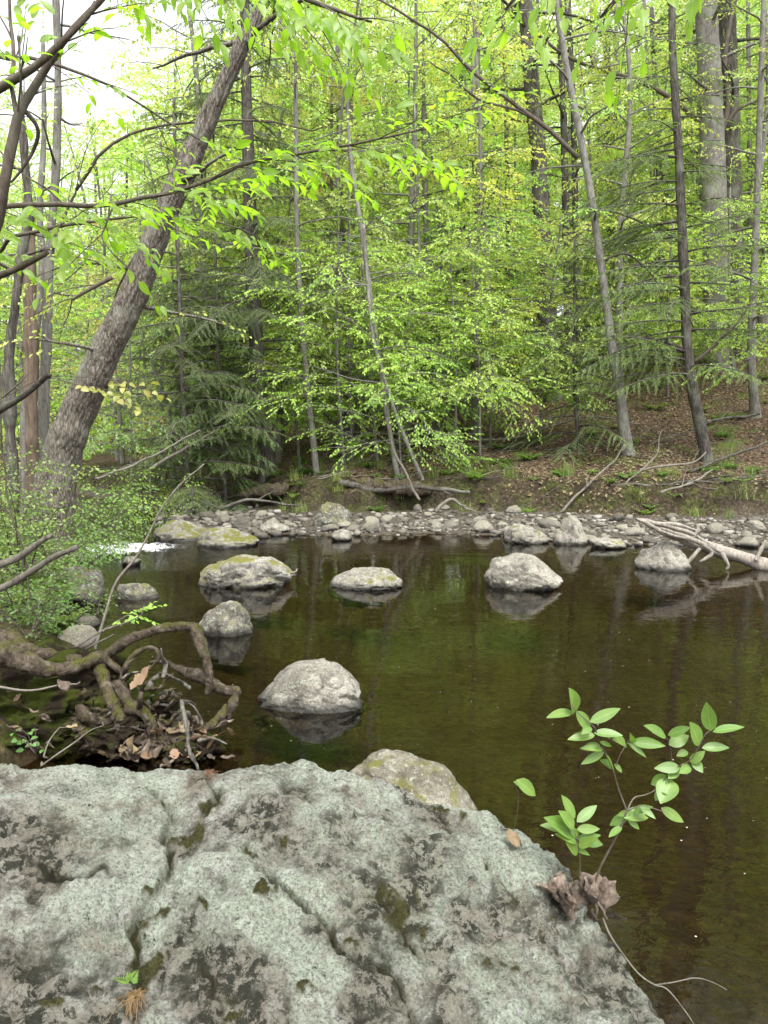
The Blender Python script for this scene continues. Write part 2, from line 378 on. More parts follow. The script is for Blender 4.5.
# ------------------------------------------------------------------ water
m = M('stream_water'); c = m.coord()
w1 = m.noise(m.mapping(c, (1, 1.5, 1)), 1.6, 3, .5, .4); w2 = m.noise(m.mapping(c, (1, 1.6, 1)), 9, 3, .55, .3)
wf = m.noise(m.mapping(c, (1, 2.2, 1)), 7, 4, .6, .8)
h = m.math('ADD', m.math('MULTIPLY', w1, .6), m.math('ADD', m.math('MULTIPLY', w2, .10), m.math('MULTIPLY', m.math('MULTIPLY', wf, m.attr('riffle')), 2.0)))
nrm = m.bump(h, .03, .33)
fr = m.n('ShaderNodeFresnel'); fr.inputs['IOR'].default_value = 1.45; m.l(nrm, fr.inputs['Normal'])
gl = m.n('ShaderNodeBsdfGlossy'); gl.inputs['Roughness'].default_value = .015; m.l(nrm, gl.inputs['Normal'])
tr = m.n('ShaderNodeBsdfTransparent'); tr.inputs[0].default_value = (.66, .59, .42, 1)
mx = m.n('ShaderNodeMixShader'); m.l(fr.outputs[0], mx.inputs[0]); m.l(tr.outputs[0], mx.inputs[1]); m.l(gl.outputs[0], mx.inputs[2])
m.l(mx.outputs[0], m.out.inputs[0]); WATER = m.m
wx = np.linspace(-16, 30, 185); wy = np.linspace(-14, 30, 177); WX, WY = np.meshgrid(wx, wy); n = WX.shape[1]
i = np.arange(len(wy) - 1)[:, None] * n + np.arange(n - 1)[None, :]
rif = np.exp(-(((WX + 3.6) / 1.5) ** 2 + ((WY - 11.0) / 1.3) ** 2)).ravel() + np.clip((WY.ravel() - 12) / 3, 0, 1) * (WX.ravel() < -2)
w = link('water', make_mesh('water', np.stack([WX.ravel(), WY.ravel(), 0 * WX.ravel()], 1), np.stack([i, i + 1, i + n + 1, i + n], -1).reshape(-1, 4), mats=[WATER], attrs={'riffle': np.clip(rif, 0, 1)}))
setp(w, kind='structure')

# white water of the riffle at the head of the pool
m = M('white_water'); c = m.coord(); f = m.noise(m.mapping(c, (2.6, .75, 1), .7), 9, 8, .72, .6)
fm = m.ramp(m.math('ADD', m.math('MULTIPLY', f, .6), m.math('MULTIPLY', m.attr('fade'), .42)), [(.50, 0), (.57, .45), (.70, .95)])
d = m.n('ShaderNodeBsdfDiffuse'); d.inputs[0].default_value = (.78, .8, .8, 1)
t = m.n('ShaderNodeBsdfTransparent'); x = m.n('ShaderNodeMixShader'); m.l(fm, x.inputs[0]); m.l(t.outputs[0], x.inputs[1]); m.l(d.outputs[0], x.inputs[2]); m.l(x.outputs[0], m.out.inputs[0])
wx = np.linspace(-5.3, -2.3, 150); wy = np.linspace(10.2, 13.6, 170); WX, WY = np.meshgrid(wx, wy); n = 150
i = np.arange(169)[:, None] * n + np.arange(n - 1)[None, :]
P = np.stack([WX.ravel(), WY.ravel(), 0 * WX.ravel()], 1)
fade = np.exp(-(((P[:, 0] + 4.0) / 1.05) ** 2 + ((P[:, 1] - 11.1 - .3 * (P[:, 0] + 3.95)) / .62) ** 2))
P[:, 2] = .008 + fade * (.05 + .09 * fbm(P * np.array([5, 9, 1]), 4, 3)) - .004 + fade * .05 * np.clip((P[:, 1] - 11) / 1.2, 0, 1)
setp(link('white_water', make_mesh('white_water', P, np.stack([i, i + 1, i + n + 1, i + n], -1).reshape(-1, 4), mats=[m.m], attrs={'fade': fade})),
     'white broken water tumbling into the pool at upper left', 'rapids', kind='stuff')
# ------------------------------------------------------------------ rocks
def cube_sphere(n):
    u = np.linspace(-1, 1, n + 1); u = np.tan(u * math.pi / 4); A, B = np.meshgrid(u, u); o = np.ones_like(A); V = []; Q = []
    i = np.arange(n)[:, None] * (n + 1) + np.arange(n)[None, :]; q = np.stack([i, i + 1, i + n + 2, i + n + 1], -1).reshape(-1, 4)
    for k, f in enumerate([(A, B, o), (-A, B, -o), (o, A, B), (-o, -A, B), (B, o, A), (B, -o, -A)]):
        V.append(np.stack([x.ravel() for x in f], 1)); Q.append(q + k * (n + 1) ** 2)
    V = np.concatenate(V); V /= np.linalg.norm(V, axis=1)[:, None]; Q = np.concatenate(Q)
    key = np.round(V * 1e5).astype(np.int64); _, first, inv = np.unique(key, axis=0, return_index=True, return_inverse=True)
    return V[first], inv.reshape(-1)[Q]
CS = {n: cube_sphere(n) for n in (10, 18, 48, 70)}
def rock_verts(n, seed, facets=14, soft=9, rough=.07, planes=None):
    D, Q = CS[n]; rng = np.random.default_rng(seed)
    N = rng.normal(size=(facets, 3)); N /= np.linalg.norm(N, axis=1)[:, None]; h = rng.uniform(.68, .98, facets)
    if planes is not None:
        pn = np.array([p[:3] for p in planes], float); ph = np.array([p[3] for p in planes]) * .5 + .45; pn /= np.linalg.norm(pn, axis=1)[:, None]
        N = np.concatenate([N, pn]); h = np.concatenate([h, ph])
    k = np.concatenate([np.maximum(D @ N.T, 1e-3) / h, np.full((len(D), 1), .97)], 1)
    r = 1 / (k ** soft).sum(1) ** (1 / soft)
    V = D * r[:, None]
    V = V * (1 + rough * 2.0 * fbm(V * 1.6 + seed, 3, seed) + rough * 1.0 * fbm(V * 5 + seed, 4, seed + 5, .6) - rough * .9 * (1 - np.abs(vnoise(V * 2.3 + seed, seed + 9))) ** 4)[:, None]
    return V, Q
def boulder(name, seed, px0, px1, ptop, pwat, mat, label, depth=.8, sink=.35, n=70, facets=16, soft=16, rough=.085, planes=None, yaw=0.0, group=None, cat='rock', prof=None):
    c = atz((px0 + px1) / 2, pwat, 0.0); W = (px1 - px0) * c[1] / F; D = W * depth
    yc = c[1] + D * .42; top = at((px0 + px1) / 2, ptop, yc)[2]
    H = top; V, Q = rock_verts(n, seed, facets, soft, rough, planes)
    ca, sa = math.cos(yaw), math.sin(yaw); V = V @ np.array([[ca, sa, 0], [-sa, ca, 0], [0, 0, 1]])
    lo, hi = V.min(0), V.max(0); V = (V - (lo + hi) / 2) / (hi - lo)
    if prof: 
        q = np.interp(V[:, 0] * 2, [p[0] for p in prof], [p[1] for p in prof]); V[:, 2] = np.where(V[:, 2] > -.1, -.1 + (V[:, 2] + .1) * q, V[:, 2])
    # the part above the sink line becomes the visible height
    S = np.array([W, D, H / (1 - sink)]); V = V * S; V[:, 2] += H - S[2] / 2
    base = (c[0] * yc / c[1] * .5 + c[0] * .5, yc, 0)
    return setp(link(name, make_mesh(name, V, Q, mats=[mat]), None, base), label, cat, group)

boulder('boulder', 11, 485, 568, 552, 591, MAT['rock_pale'], 'pale angular boulder with blunt flat top standing alone in the pool at right', .8, .48, prof=[(-1, 1), (-.7, 1.08), (-.1, 1), (.4, .88), (1, .6)], rough=.08, soft=14, planes=[(-.3, -.2, 1, .62), (.7, -.3, .75, .62), (-1, -.2, .2, .8)])
boulder('boulder', 5, 324, 405, 567, 590, MAT['rock'], 'low rounded grey boulder like a dome in the middle of the pool', .75, .55, prof=[(-1, .6), (-.4, .88), (.1, 1), (.6, .98), (1, .7)], facets=12, soft=9, planes=[(0, 0, 1, .7)])
boulder('boulder', 23, 194, 296, 553, 588, MAT['rock_moss'], 'wide flat mossy boulder with a dead stick lying across it', .75, .5, prof=[(-1, .75), (-.5, .8), (-.2, 1), (.5, 1), (1, .7)], rough=.10, soft=14, planes=[(0, -.1, 1, .6), (-.9, -.5, .2, .8), (0, -1, .1, .8)])
boulder('boulder', 31, 195, 253, 600, 636, MAT['rock_dark'], 'small rounded dark boulder in the pool behind the root arch', .8, .5, prof=[(-1, .7), (-.3, .95), (.2, 1), (.7, 1.05), (1, .95)], facets=12, soft=9, planes=[(-.2, 0, 1, .75)])
boulder('boulder', 44, 248, 368, 661, 712, MAT['rock_pale'], 'large smooth pale boulder nearest in the pool, humped to the right', .8, .5, prof=[(-1, .5), (-.6, .74), (-.15, .94), (.25, 1), (.7, .92), (1, .7)], facets=14, soft=14, rough=.085, planes=[(-.75, -.1, .65, .62), (.25, -.1, 1, .72)])
boulder('boulder', 52, 112, 161, 583, 600, MAT['rock_dark'], 'low dark flat rock in the water below the riffle', .7, .55, n=48)
boulder('boulder', 64, 638, 694, 540, 571, MAT['rock_pale'], 'pale wedge-shaped rock propping up the driftwood at right', .9, .5, n=48, planes=[(-.6, -.4, .6, .6)])
boulder('boulder', 71, 20, 96, 566, 606, MAT['rock_dark'], 'damp dark rock half hidden in plants on the left bank', .9, .35, n=48)
boulder('boulder', 83, 312, 352, 502, 531, MAT['rock_dark'], 'tall dark block of rock at the back of the gravel bar', .9, .2, n=48, soft=14)
boulder('boulder', 85, 192, 258, 528, 548, MAT['rock_moss'], 'flat mossy ledge rock beside the white water', .8, .5, n=48, soft=14)
boulder('boulder', 87, 150, 205, 520, 541, MAT['rock_moss'], 'mossy slab of rock behind the white water', .8, .5, n=48, soft=14)
boulder('boulder', 88, 120, 140, 556, 566, MAT['rock_dark'], 'little dark rock at the left foot of the white water', .8, .3, n=18)
boulder('boulder', 91, 258, 290, 521, 534, MAT['rock_pale'], 'pale rounded rock at the left end of the gravel bar', .9, .3, n=48)
boulder('boulder', 92, 330, 352, 529, 541, MAT['rock_pale'], 'small pale rock in the water in front of the gravel bar', .9, .4, n=18)
boulder('boulder', 93, 553, 590, 515, 545, MAT['rock'], 'grey upright rock on the waterline left of the driftwood', .9, .5, n=48)
boulder('boulder', 94, 505, 550, 524, 544, MAT['rock'], 'squat grey rock on the waterline below the bank', .9, .5, n=48)
boulder('boulder', 95, 590, 628, 538, 549, MAT['rock'], 'flat grey rock awash just left of the driftwood', .9, .4, n=18)

rng = np.random.default_rng(7)
protos = [make_mesh('stone', *(lambda r: (r[0], r[1]))(rock_verts(18, 200 + k, 12, 10, .08)), mats=[MAT['stone']]) for k in range(12)]
protos_s = [make_mesh('stone', *(lambda r: (r[0], r[1]))(rock_verts(10, 300 + k, 10, 9, .06)), mats=[MAT['stone']]) for k in range(8)]
def stone(x, y, s, label, group, flat=.72, sink=.25, small=False):
    P = protos_s if small else protos
    o = link('stone', P[rng.integers(len(P))], None, (x, y, max(gz(x, y), -.02) + s * flat * (1 - 2 * sink)))
    o.scale = (s * rng.uniform(.8, 1.25), s * rng.uniform(.7, 1.1), s * flat * rng.uniform(.8, 1.2)); o.rotation_euler = (rng.uniform(-.2, .2), rng.uniform(-.2, .2), rng.uniform(0, 6.28))
    return setp(o, label, 'stone', group)
cnt = 0; tries = 0; placed = []
while cnt < 290 and tries < 30000:
    tries += 1
    x = rng.uniform(-4.6, 8.5); y = rng.uniform(11.2, 17.5); s = float(sdist([x], [y])[0])
    gw = np.interp(x, [-8, -2, 0, 3, 6, 12], [1.2, 2.6, 2.9, 3.3, 3.6, 3])
    if s < -.25 or s > gw * .95 or far_side(np.array([x]), np.array([y]))[0] < .5: continue
    if rng.random() > (1.0 if s < gw * .5 else .22): continue
    r = float(np.clip(rng.lognormal(-2.5, .58), .045, .30))
    if s < 0: r = min(r, .14)
    if any((x - a) ** 2 + (y - b) ** 2 < ((r + q) * .75) ** 2 for a, b, q in placed): continue
    placed.append((x, y, r)); cnt += 1
    if r > .17: stone(x, y, r, 'larger grey stone among the cobbles of the far gravel bar', 'larger stones of the far gravel bar')
    else: stone(x, y, r, 'small grey cobble among many on the far gravel bar', 'cobbles of the far gravel bar', small=True)
n = 2600; x = rng.uniform(-4.6, 9.5, n * 4); y = rng.uniform(11.2, 17.5, n * 4); s_ = sdist(x, y); gw_ = np.interp(x, [-8, -2, 0, 3, 6, 12], [1.2, 2.6, 2.9, 3.3, 3.6, 3]); k_ = np.where((s_ > -.05) & (s_ < gw_ * .8) & (far_side(x, y) > .5))[0][:n]
x, y = x[k_], y[k_]; n = len(x); z = ground(x, y); r = np.clip(rng.lognormal(-3.35, .45, n), .015, .09)
Dp = np.array([(a, b, c) for a in (-1, 1) for b in (-1, 1) for c in (-1, 1)], float) / 1.6; Qp = np.array([[0, 1, 3, 2], [4, 6, 7, 5], [0, 4, 5, 1], [2, 3, 7, 6], [0, 2, 6, 4], [1, 5, 7, 3]])
jt = 1 + rng.uniform(-.4, .4, (n, 8, 3)); an = rng.uniform(0, 6.28, n); Vp = Dp[None] * jt * r[:, None, None] * np.array([1.1, .9, .6]); ca, sa = np.cos(an)[:, None], np.sin(an)[:, None]
Vp = np.stack([Vp[..., 0] * ca - Vp[..., 1] * sa + x[:, None], Vp[..., 0] * sa + Vp[..., 1] * ca + y[:, None], Vp[..., 2] + (z + r * .25)[:, None]], -1).reshape(-1, 3)
mg = M('pebble'); rr = mg.n('ShaderNodeNewGeometry').outputs['Random Per Island']; mg.principled(mg.ramp(rr, [(0, (.06, .053, .042)), (.5, (.15, .135, .11)), (.85, (.22, .205, .175)), (1, (.30, .285, .25))]), .9)
setp(link('gravel', make_mesh('gravel', Vp, (np.arange(n)[:, None, None] * 8 + Qp[None]).reshape(-1, 4), mats=[mg.m])), 'loose pebbles strewn between the cobbles of the far gravel bar', 'gravel', kind='stuff')
for (a, b, r) in [(-2.55, 6.6, .13), (-2.9, 7.6, .16), (-3.3, 8.2, .12), (-1.2, 4.3, .1), (-1.0, 3.9, .08), (-3.6, 8.8, .18), (-2.2, 5.5, .14), (-4.1, 10.2, .15)]:
    stone(a, b, r, 'damp stone at the water line of the left bank', 'stones along the left bank')

# the big lichen covered boulder in front
cen = np.array([-.45, 1.28]); Z0 = .31
loop = [at(*q) for q in [(640, 1024, 1.55), (600, 950, 1.75), (557, 868, 1.93), (522, 836, 2.03), (480, 814, 2.1), (440, 800, 2.15), (400, 790, 2.18), (340, 774, 2.2), (290, 763, 2.22),
        (240, 768, 2.2), (215, 775, 2.16), (180, 770, 2.18), (100, 768, 2.15), (0, 770, 2.1)]] + [np.array(q) for q in [(-1.4, 2.0, .68), (-1.75, 1.5, .45), (-1.6, .9, .2), (-.9, .6, .06), (-.2, .55, .05), (.3, .72, .1), (.5, 1.1, .28)]]
loop = np.array(loop); th = np.unwrap(np.arctan2(loop[:, 1] - cen[1], loop[:, 0] - cen[0]))
o_ = np.argsort(th % (2 * math.pi)); tl = (th % (2 * math.pi))[o_]; lp = loop[o_]
tl3 = np.concatenate([tl - 2 * math.pi, tl, tl + 2 * math.pi]); lp3 = np.concatenate([lp, lp, lp])
NT = 1200; tt = np.arange(NT) * 2 * math.pi / NT
CR = np.stack([np.interp(tt, tl3, lp3[:, k]) for k in range(3)], 1)
ker = np.hanning(23); ker /= ker.sum(); pad = np.concatenate([CR[-11:], CR, CR[:11]]); CR = np.stack([np.convolve(pad[:, k], ker, 'valid') for k in range(3)], 1)
ni, no = 250, 64
rows = []
for k in range(ni):
    s = (k + .5) / ni; p = np.zeros((NT, 3)); p[:, :2] = cen + (CR[:, :2] - cen) * s; p[:, 2] = Z0 + (CR[:, 2] - Z0) * s ** 1.15 + .125 * (1 - s ** 2.6); rows.append(p)
rad = CR[:, :2] - cen; rad = rad / np.linalg.norm(rad, axis=1)[:, None]
for k in range(no):
    a = (k + 1) / no; p = np.zeros((NT, 3)); ang = a * math.pi / 2
    p[:, :2] = CR[:, :2] + rad * (.20 * math.sin(ang) ** .9); p[:, 2] = CR[:, 2] - (CR[:, 2] + .45) * (1 - math.cos(ang)) ** 1.05; rows.append(p)
V = np.concatenate(rows); nr = len(rows)
i = np.arange(nr - 1)[:, None] * NT; j = np.arange(NT)[None, :]; j2 = (j + 1) % NT
Q = np.stack([i + j, i + NT + j, i + NT + j2, i + j2], -1).reshape(-1, 4)
def poly_dist(P, pts):
    d = np.full(len(P), 1e9); side = np.zeros(len(P))
    for a, b in zip(pts[:-1], pts[1:]):
        e = b - a; w = P - a; t = np.clip((w @ e) / (e @ e), 0, 1); q = w - t[:, None] * e; dd = np.sqrt((q * q).sum(1))
        s = np.sign(e[0] * w[:, 1] - e[1] * w[:, 0]); up = dd < d; side[up] = s[up]; d = np.minimum(d, dd)
    return d, side
BASE = V.copy()
def proj(px, py):
    d = ray(px, py); dn = d / np.linalg.norm(d); R_ = BASE - np.array([0, 0, CAMZ]); t_ = R_ @ dn; e_ = np.linalg.norm(R_ - t_[:, None] * dn, axis=1)
    k_ = np.argsort(e_)[:8]; return BASE[k_[np.argmin(t_[k_])]]
def pl(pts): return np.array([proj(a, b)[:2] for a, b in pts])
def worley(P, seed):
    P = np.asarray(P, float); i = np.floor(P); best = np.full(len(P), 9.); sec = np.full(len(P), 9.); val = np.zeros(len(P))
    for a in (-1, 0, 1):
        for b in (-1, 0, 1):
            for c in (-1, 0, 1):
                x, y, z = i[:, 0] + a, i[:, 1] + b, i[:, 2] + c
                d = (x + _h(x, y, z, seed) - P[:, 0]) ** 2 + (y + _h(x, y, z, seed + 1) - P[:, 1]) ** 2 + (z + _h(x, y, z, seed + 2) - P[:, 2]) ** 2
                nb = d < best; sec = np.where(nb, best, np.minimum(sec, d)); val = np.where(nb, _h(x, y, z, seed + 3), val); best = np.where(nb, d, best)
    return np.sqrt(best), np.sqrt(sec), val
def ridged(P, o, seed):
    r = 0
    for k in range(o): r = r + (1 - np.abs(vnoise(P * 2.1 ** k + k * 7.7, seed + k))) ** 2 * .52 ** k
    return r
wob = np.stack([fbm(V * 9, 3, 41), fbm(V * 9, 3, 42)], 1) * .045 + np.stack([fbm(V * 36, 3, 45), fbm(V * 36, 3, 46)], 1) * .016
cmod = np.clip(fbm(V * 7, 3, 47) * 1.6 + .75, .15, 1.2)
XY = V[:, :2] + wob
crack = np.zeros(len(V)); disp = np.zeros(len(V)); core = np.zeros(len(V))
for pts, wd, dp, stp in [([(240, 842), (262, 856), (283, 876), (310, 908), (330, 928), (348, 945)], .009, .05, -.02),
                    ([(213, 760), (219, 790), (203, 818), (188, 822), (168, 806), (153, 788)], .010, .05, .0),
                    ([(172, 815), (164, 850), (150, 890), (140, 930), (131, 975), (138, 1030)], .0075, .04, -.03),
                    ([(345, 945), (380, 960), (405, 990), (430, 1030)], .008, .025, -.02),
                    ([(375, 890), (400, 910), (420, 940)], .010, .02, .0),
                    ([(195, 930), (212, 970), (222, 1000)], .012, .02, .0),
                    ([(440, 810), (470, 850), (520, 900), (560, 960)], .012, .02, -.015),
                    ([(20, 850), (60, 870), (120, 870)], .012, .012, .01)]:
    d, sd = poly_dist(XY, pl(pts)); k = np.exp(-(d / wd) ** 2)
    disp -= dp * k * cmod * 1.1; crack = np.maximum(crack, np.exp(-(d / (wd * 1.5)) ** 2) * min(dp / .04, 1) * cmod); core = np.maximum(core, np.exp(-(d / (wd * .8)) ** 2) * np.clip(cmod * 1.3, 0, 1)); disp += stp * np.exp(-d / .09) * np.clip(sd * d / .008, 0, 1)
lump = fbm(V * 2.3, 3, 31) * .035 + fbm(V * 6, 4, 32) * .022
uu = V[:, 0] * .62 - V[:, 1] * .78; vv = V[:, 0] * .78 + V[:, 1] * .62; rw = fbm(V * 4, 3, 37) * .12
rid = (1 - np.abs(vnoise(np.stack([uu * 2.2, (vv + rw) * 8, V[:, 2] * 8], 1), 38))) ** 3 * -.022 * np.clip((V[:, 0] + .55) * 1.5, .15, 1)
wp = V + np.stack([fbm(V * 11, 3, 71), fbm(V * 11, 3, 72), fbm(V * 11, 3, 73)], 1) * .05
w1_, w2_, wv = worley(wp * np.array([6.5, 8, 8]), 74); u1_, u2_, uv = worley(wp * 19 + 3, 78)
chip = (wv - .5) * .030 * np.clip((w2_ - w1_) * 5, 0, 1) + (uv - .5) * .013 * np.clip((u2_ - u1_) * 4, 0, 1)
crag = ridged(V * np.array([4.2, 5, 5]) + fbm(V * 6, 2, 81)[:, None] * .5, 4, 82); crag = -(crag - crag.mean()) * .026
rough_ = np.clip(.55 + fbm(V * 2.6, 2, 88) * .9 + (V[:, 0] + .4) * .25, .25, 1.3)
micro = fbm(V * 17, 4, 33, .62) * .014 + fbm(V * 60, 3, 34, .65) * .007
fine = rid + micro * 1.2 + (chip * 1.5 + crag) * rough_
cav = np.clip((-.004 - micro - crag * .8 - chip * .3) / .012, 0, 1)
pit = vnoise(V * 30 + 5, 39); pits = np.clip(pit - .45, 0, 1)
# surface normals for the displacement
mspots = np.array([[*proj(px, py)[:2], r] for px, py, r in [(211, 800, .022), (196, 822, .03), (186, 826, .02), (160, 800, .016), (395, 905, .032), (384, 892, .02), (162, 905, .025), (150, 880, .02), (440, 801, .04), (470, 812, .02), (350, 808, .012), (250, 845, .016), (282, 832, .014), (262, 880, .014), (310, 985, .018), (436, 930, .012), (226, 1000, .016), (140, 960, .03), (350, 925, .010), (215, 900, .012), (100, 985, .014), (50, 1000, .016), (500, 960, .02), (560, 930, .014)]])
moss = np.zeros(len(V))
for a_, b_, r_ in mspots:
    d = np.hypot(V[:, 0] - a_ + wob[:, 0] * 1.1 + fbm(V * 28, 3, 56) * .03, (V[:, 1] - b_ + wob[:, 1] * 1.1 + fbm(V * 28, 3, 57) * .03)) / r_; moss = np.maximum(moss, np.clip((1.15 - d) * 2.5 + fbm(V * 55, 4, 51) * 2.2, 0, 1) * (d < 2.0))
G = V.reshape(nr, NT, 3); du = np.gradient(G, axis=0); dv = np.roll(G, -1, 1) - np.roll(G, 1, 1); N = np.cross(du, dv).reshape(-1, 3)
N /= np.linalg.norm(N, axis=1)[:, None] + 1e-12; N *= np.sign((N * (V - np.array([cen[0], cen[1], .1]))).sum(1))[:, None]
s_in = np.concatenate([np.full(NT, min((k + .5) / ni, 1) if k < ni else 1.0) for k in range(nr)])
V = V + N * (disp + lump * (.35 + .65 * (1 - s_in ** 6)) + fine - pits * .015 + moss * (.004 + .005 * np.abs(fbm(V * 160, 2, 52))))[:, None]
V = np.concatenate([V, V[:NT].mean(0)[None]]); T = np.stack([np.arange(NT), (np.arange(NT) + 1) % NT, np.full(NT, nr * NT)], 1)
m = M('lichen_boulder'); c = m.coord()
a1 = m.noise(c, 2.2, 5, .6, .4); a2 = m.noise(c, 9, 9, .76, .15); a3 = m.noise(c, 38, 7, .76, .0); a4 = m.noise(c, 150, 4, .75); a5 = m.noise(c, 5.5, 7, .68, .8)
base = m.ramp(a2, [(.30, (.14, .12, .095)), (.42, (.26, .235, .195)), (.55, (.36, .355, .315)), (.68, (.50, .505, .47))])
base = m.mix(m.ramp(a5, [(.50, 0), (.64, .8)]), base, m.mix(a3, (.20, .155, .115), (.32, .27, .21)))
lic = m.mix(m.ramp(a4, [(.3, 0), (.7, 1)]), (.165, .20, .145), (.44, .495, .395))
base = m.mix(m.math('MULTIPLY', m.ramp(a1, [(.40, .1), (.54, 1)]), m.ramp(a3, [(.40, 0), (.52, .95)])), base, lic)
base = m.mix(m.ramp(m.noise(c, 16, 5, .65, .5), [(.60, 0), (.66, .8)]), base, m.mix(a4, (.40, .40, .375), (.58, .58, .55)))
wv_ = m.n('ShaderNodeVectorMath', operation='MULTIPLY_ADD'); nc_ = m.n('ShaderNodeTexNoise'); m.l(c, nc_.inputs['Vector']); m.setin(nc_, Scale=24, Detail=5, Roughness=.7); m.l(nc_.outputs['Color'], wv_.inputs[0]); wv_.inputs[1].default_value = (.06, .06, .06); m.l(c, wv_.inputs[2])
vr_ = m.voro(wv_.outputs[0], 13); ros = m.math('MULTIPLY', m.ramp(vr_, [(0, .35), (.27, .8), (.31, 1), (.345, 0)]), m.ramp(m.noise(c, 5, 2, .5), [(.48, 0), (.53, 1)]))
base = m.mix(m.math('MULTIPLY', ros, m.ramp(a4, [(.3, .5), (.55, .95)])), base, m.mix(a4, (.36, .40, .32), (.54, .57, .48)))
sq = m.n('ShaderNodeSeparateXYZ'); m.l(c, sq.inputs[0]); sz_ = sq.outputs[2]
zn = m.math('ADD', m.noise(c, 3.1, 6, .62, .5), m.math('MULTIPLY', m.ramp(sz_, [(.35, 0), (.70, 1)]), .07)); ar = m.math('SUBTRACT', 1.0, zn)
clean = m.ramp(zn, [(.50, 0), (.58, 1)]); dirty = m.ramp(zn, [(.44, 1), (.54, 0)])
base = m.mix(m.math('MULTIPLY', clean, m.ramp(a3, [(.36, .1), (.54, .85)])), base, m.mix(m.ramp(a4, [(.3, 0), (.7, 1)]), (.24, .29, .215), (.55, .59, .49)))
base = m.mix(m.math('MULTIPLY', m.ramp(m.noise(c, 110, 6, .8), [(.40, .9), (.47, 0)]), .8), base, (.085, .09, .065))
base = m.mix(m.math('MULTIPLY', dirty, .55), base, m.mix(a3, (.10, .085, .062), (.30, .26, .20)))
dk = m.noise(c, 24, 9, .78, .3)
base = m.mix(m.math('MULTIPLY', m.ramp(dk, [(.475, 1), (.515, 0)]), dirty), base, m.mix(a4, (.010, .011, .007), (.05, .05, .034)))
base = m.mix(m.ramp(m.noise(c, 31, 8, .78, .2), [(.36, .95), (.41, 0)]), base, (.022, .022, .015))
base = m.mix(m.ramp(m.noise(c, 70, 6, .75), [(.36, .7), (.43, 0)]), base, (.06, .06, .045))
base = m.mix(m.ramp(a4, [(.36, .6), (.46, 0)]), base, (.09, .09, .07))
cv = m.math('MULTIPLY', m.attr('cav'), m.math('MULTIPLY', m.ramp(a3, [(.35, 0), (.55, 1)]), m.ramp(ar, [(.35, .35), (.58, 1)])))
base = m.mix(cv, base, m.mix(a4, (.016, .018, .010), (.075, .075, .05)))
mo = m.math('MULTIPLY', m.ramp(m.noise(c, 11, 6, .7, .8), [(.60, 0), (.68, .9)]), m.ramp(ar, [(.45, 0), (.6, 1)]))
base = m.mix(mo, base, m.mix(a4, (.035, .036, .012), (.13, .12, .04)))
base = m.mix(m.ramp(m.attr('core'), [(.35, 0), (.8, .95)]), base, (.012, .011, .007))
ms = m.math('MULTIPLY', m.attr('crack'), m.ramp(a3, [(.25, .3), (.5, 1)]))
base = m.mix(ms, base, m.mix(a4, (.02, .022, .009), (.085, .082, .022)))
hv_ = m.n('ShaderNodeHueSaturation'); m.l(base, hv_.inputs['Color']); hv_.inputs['Value'].default_value = .80; base = hv_.outputs[0]
base = m.mix(m.attr('moss'), base, m.mix(m.ramp(a4, [(.35, 0), (.65, 1)]), (.010, .011, .004), (.07, .066, .018)))
hh = m.math('ADD', m.math('MULTIPLY', a3, .7), m.math('ADD', m.math('MULTIPLY', a4, .35), m.math('MULTIPLY', dk, .5)))
m.principled(base, .9, m.bump(hh, .022, 1.0), .2)
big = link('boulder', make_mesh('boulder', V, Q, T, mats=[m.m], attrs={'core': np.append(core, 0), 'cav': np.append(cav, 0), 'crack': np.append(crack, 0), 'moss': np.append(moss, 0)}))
setp(big, 'huge pale boulder crusted with lichen and cracked, filling the foreground', 'rock')
BIG = V[:nr * NT]
def rock_top(x, y):
    d = (BIG[:, 0] - x) ** 2 + (BIG[:, 1] - y) ** 2; k = np.argsort(d)[:12]; return float(BIG[k, 2].max())
def on_rock(px, py):                     # point of the boulder seen at a pixel
    d = ray(px, py); dn = d / np.linalg.norm(d); R = BIG - np.array([0, 0, CAMZ]); t = R @ dn
    e = np.linalg.norm(R - t[:, None] * dn, axis=1); ok = np.where(e < .006)[0]
    if len(ok) == 0: ok = np.argsort(e)[:5]
    return BIG[ok[np.argmin(t[ok])]]

boulder('boulder', 101, 342, 484, 750, 835, rock_mat('brown_lichen_rock', (.20, .18, .135), (.31, .29, .24), (.09, .075, .05), .2, True, 2.0), 'smaller brownish boulder peeking out right behind the huge lichen boulder', .75, .4, prof=[(-1, 1.1), (-.5, 1), (0, .95), (.5, .9), (1, .6)], rough=.07, planes=[(.5, 0, .8, .7), (0, 0, 1, .8)])

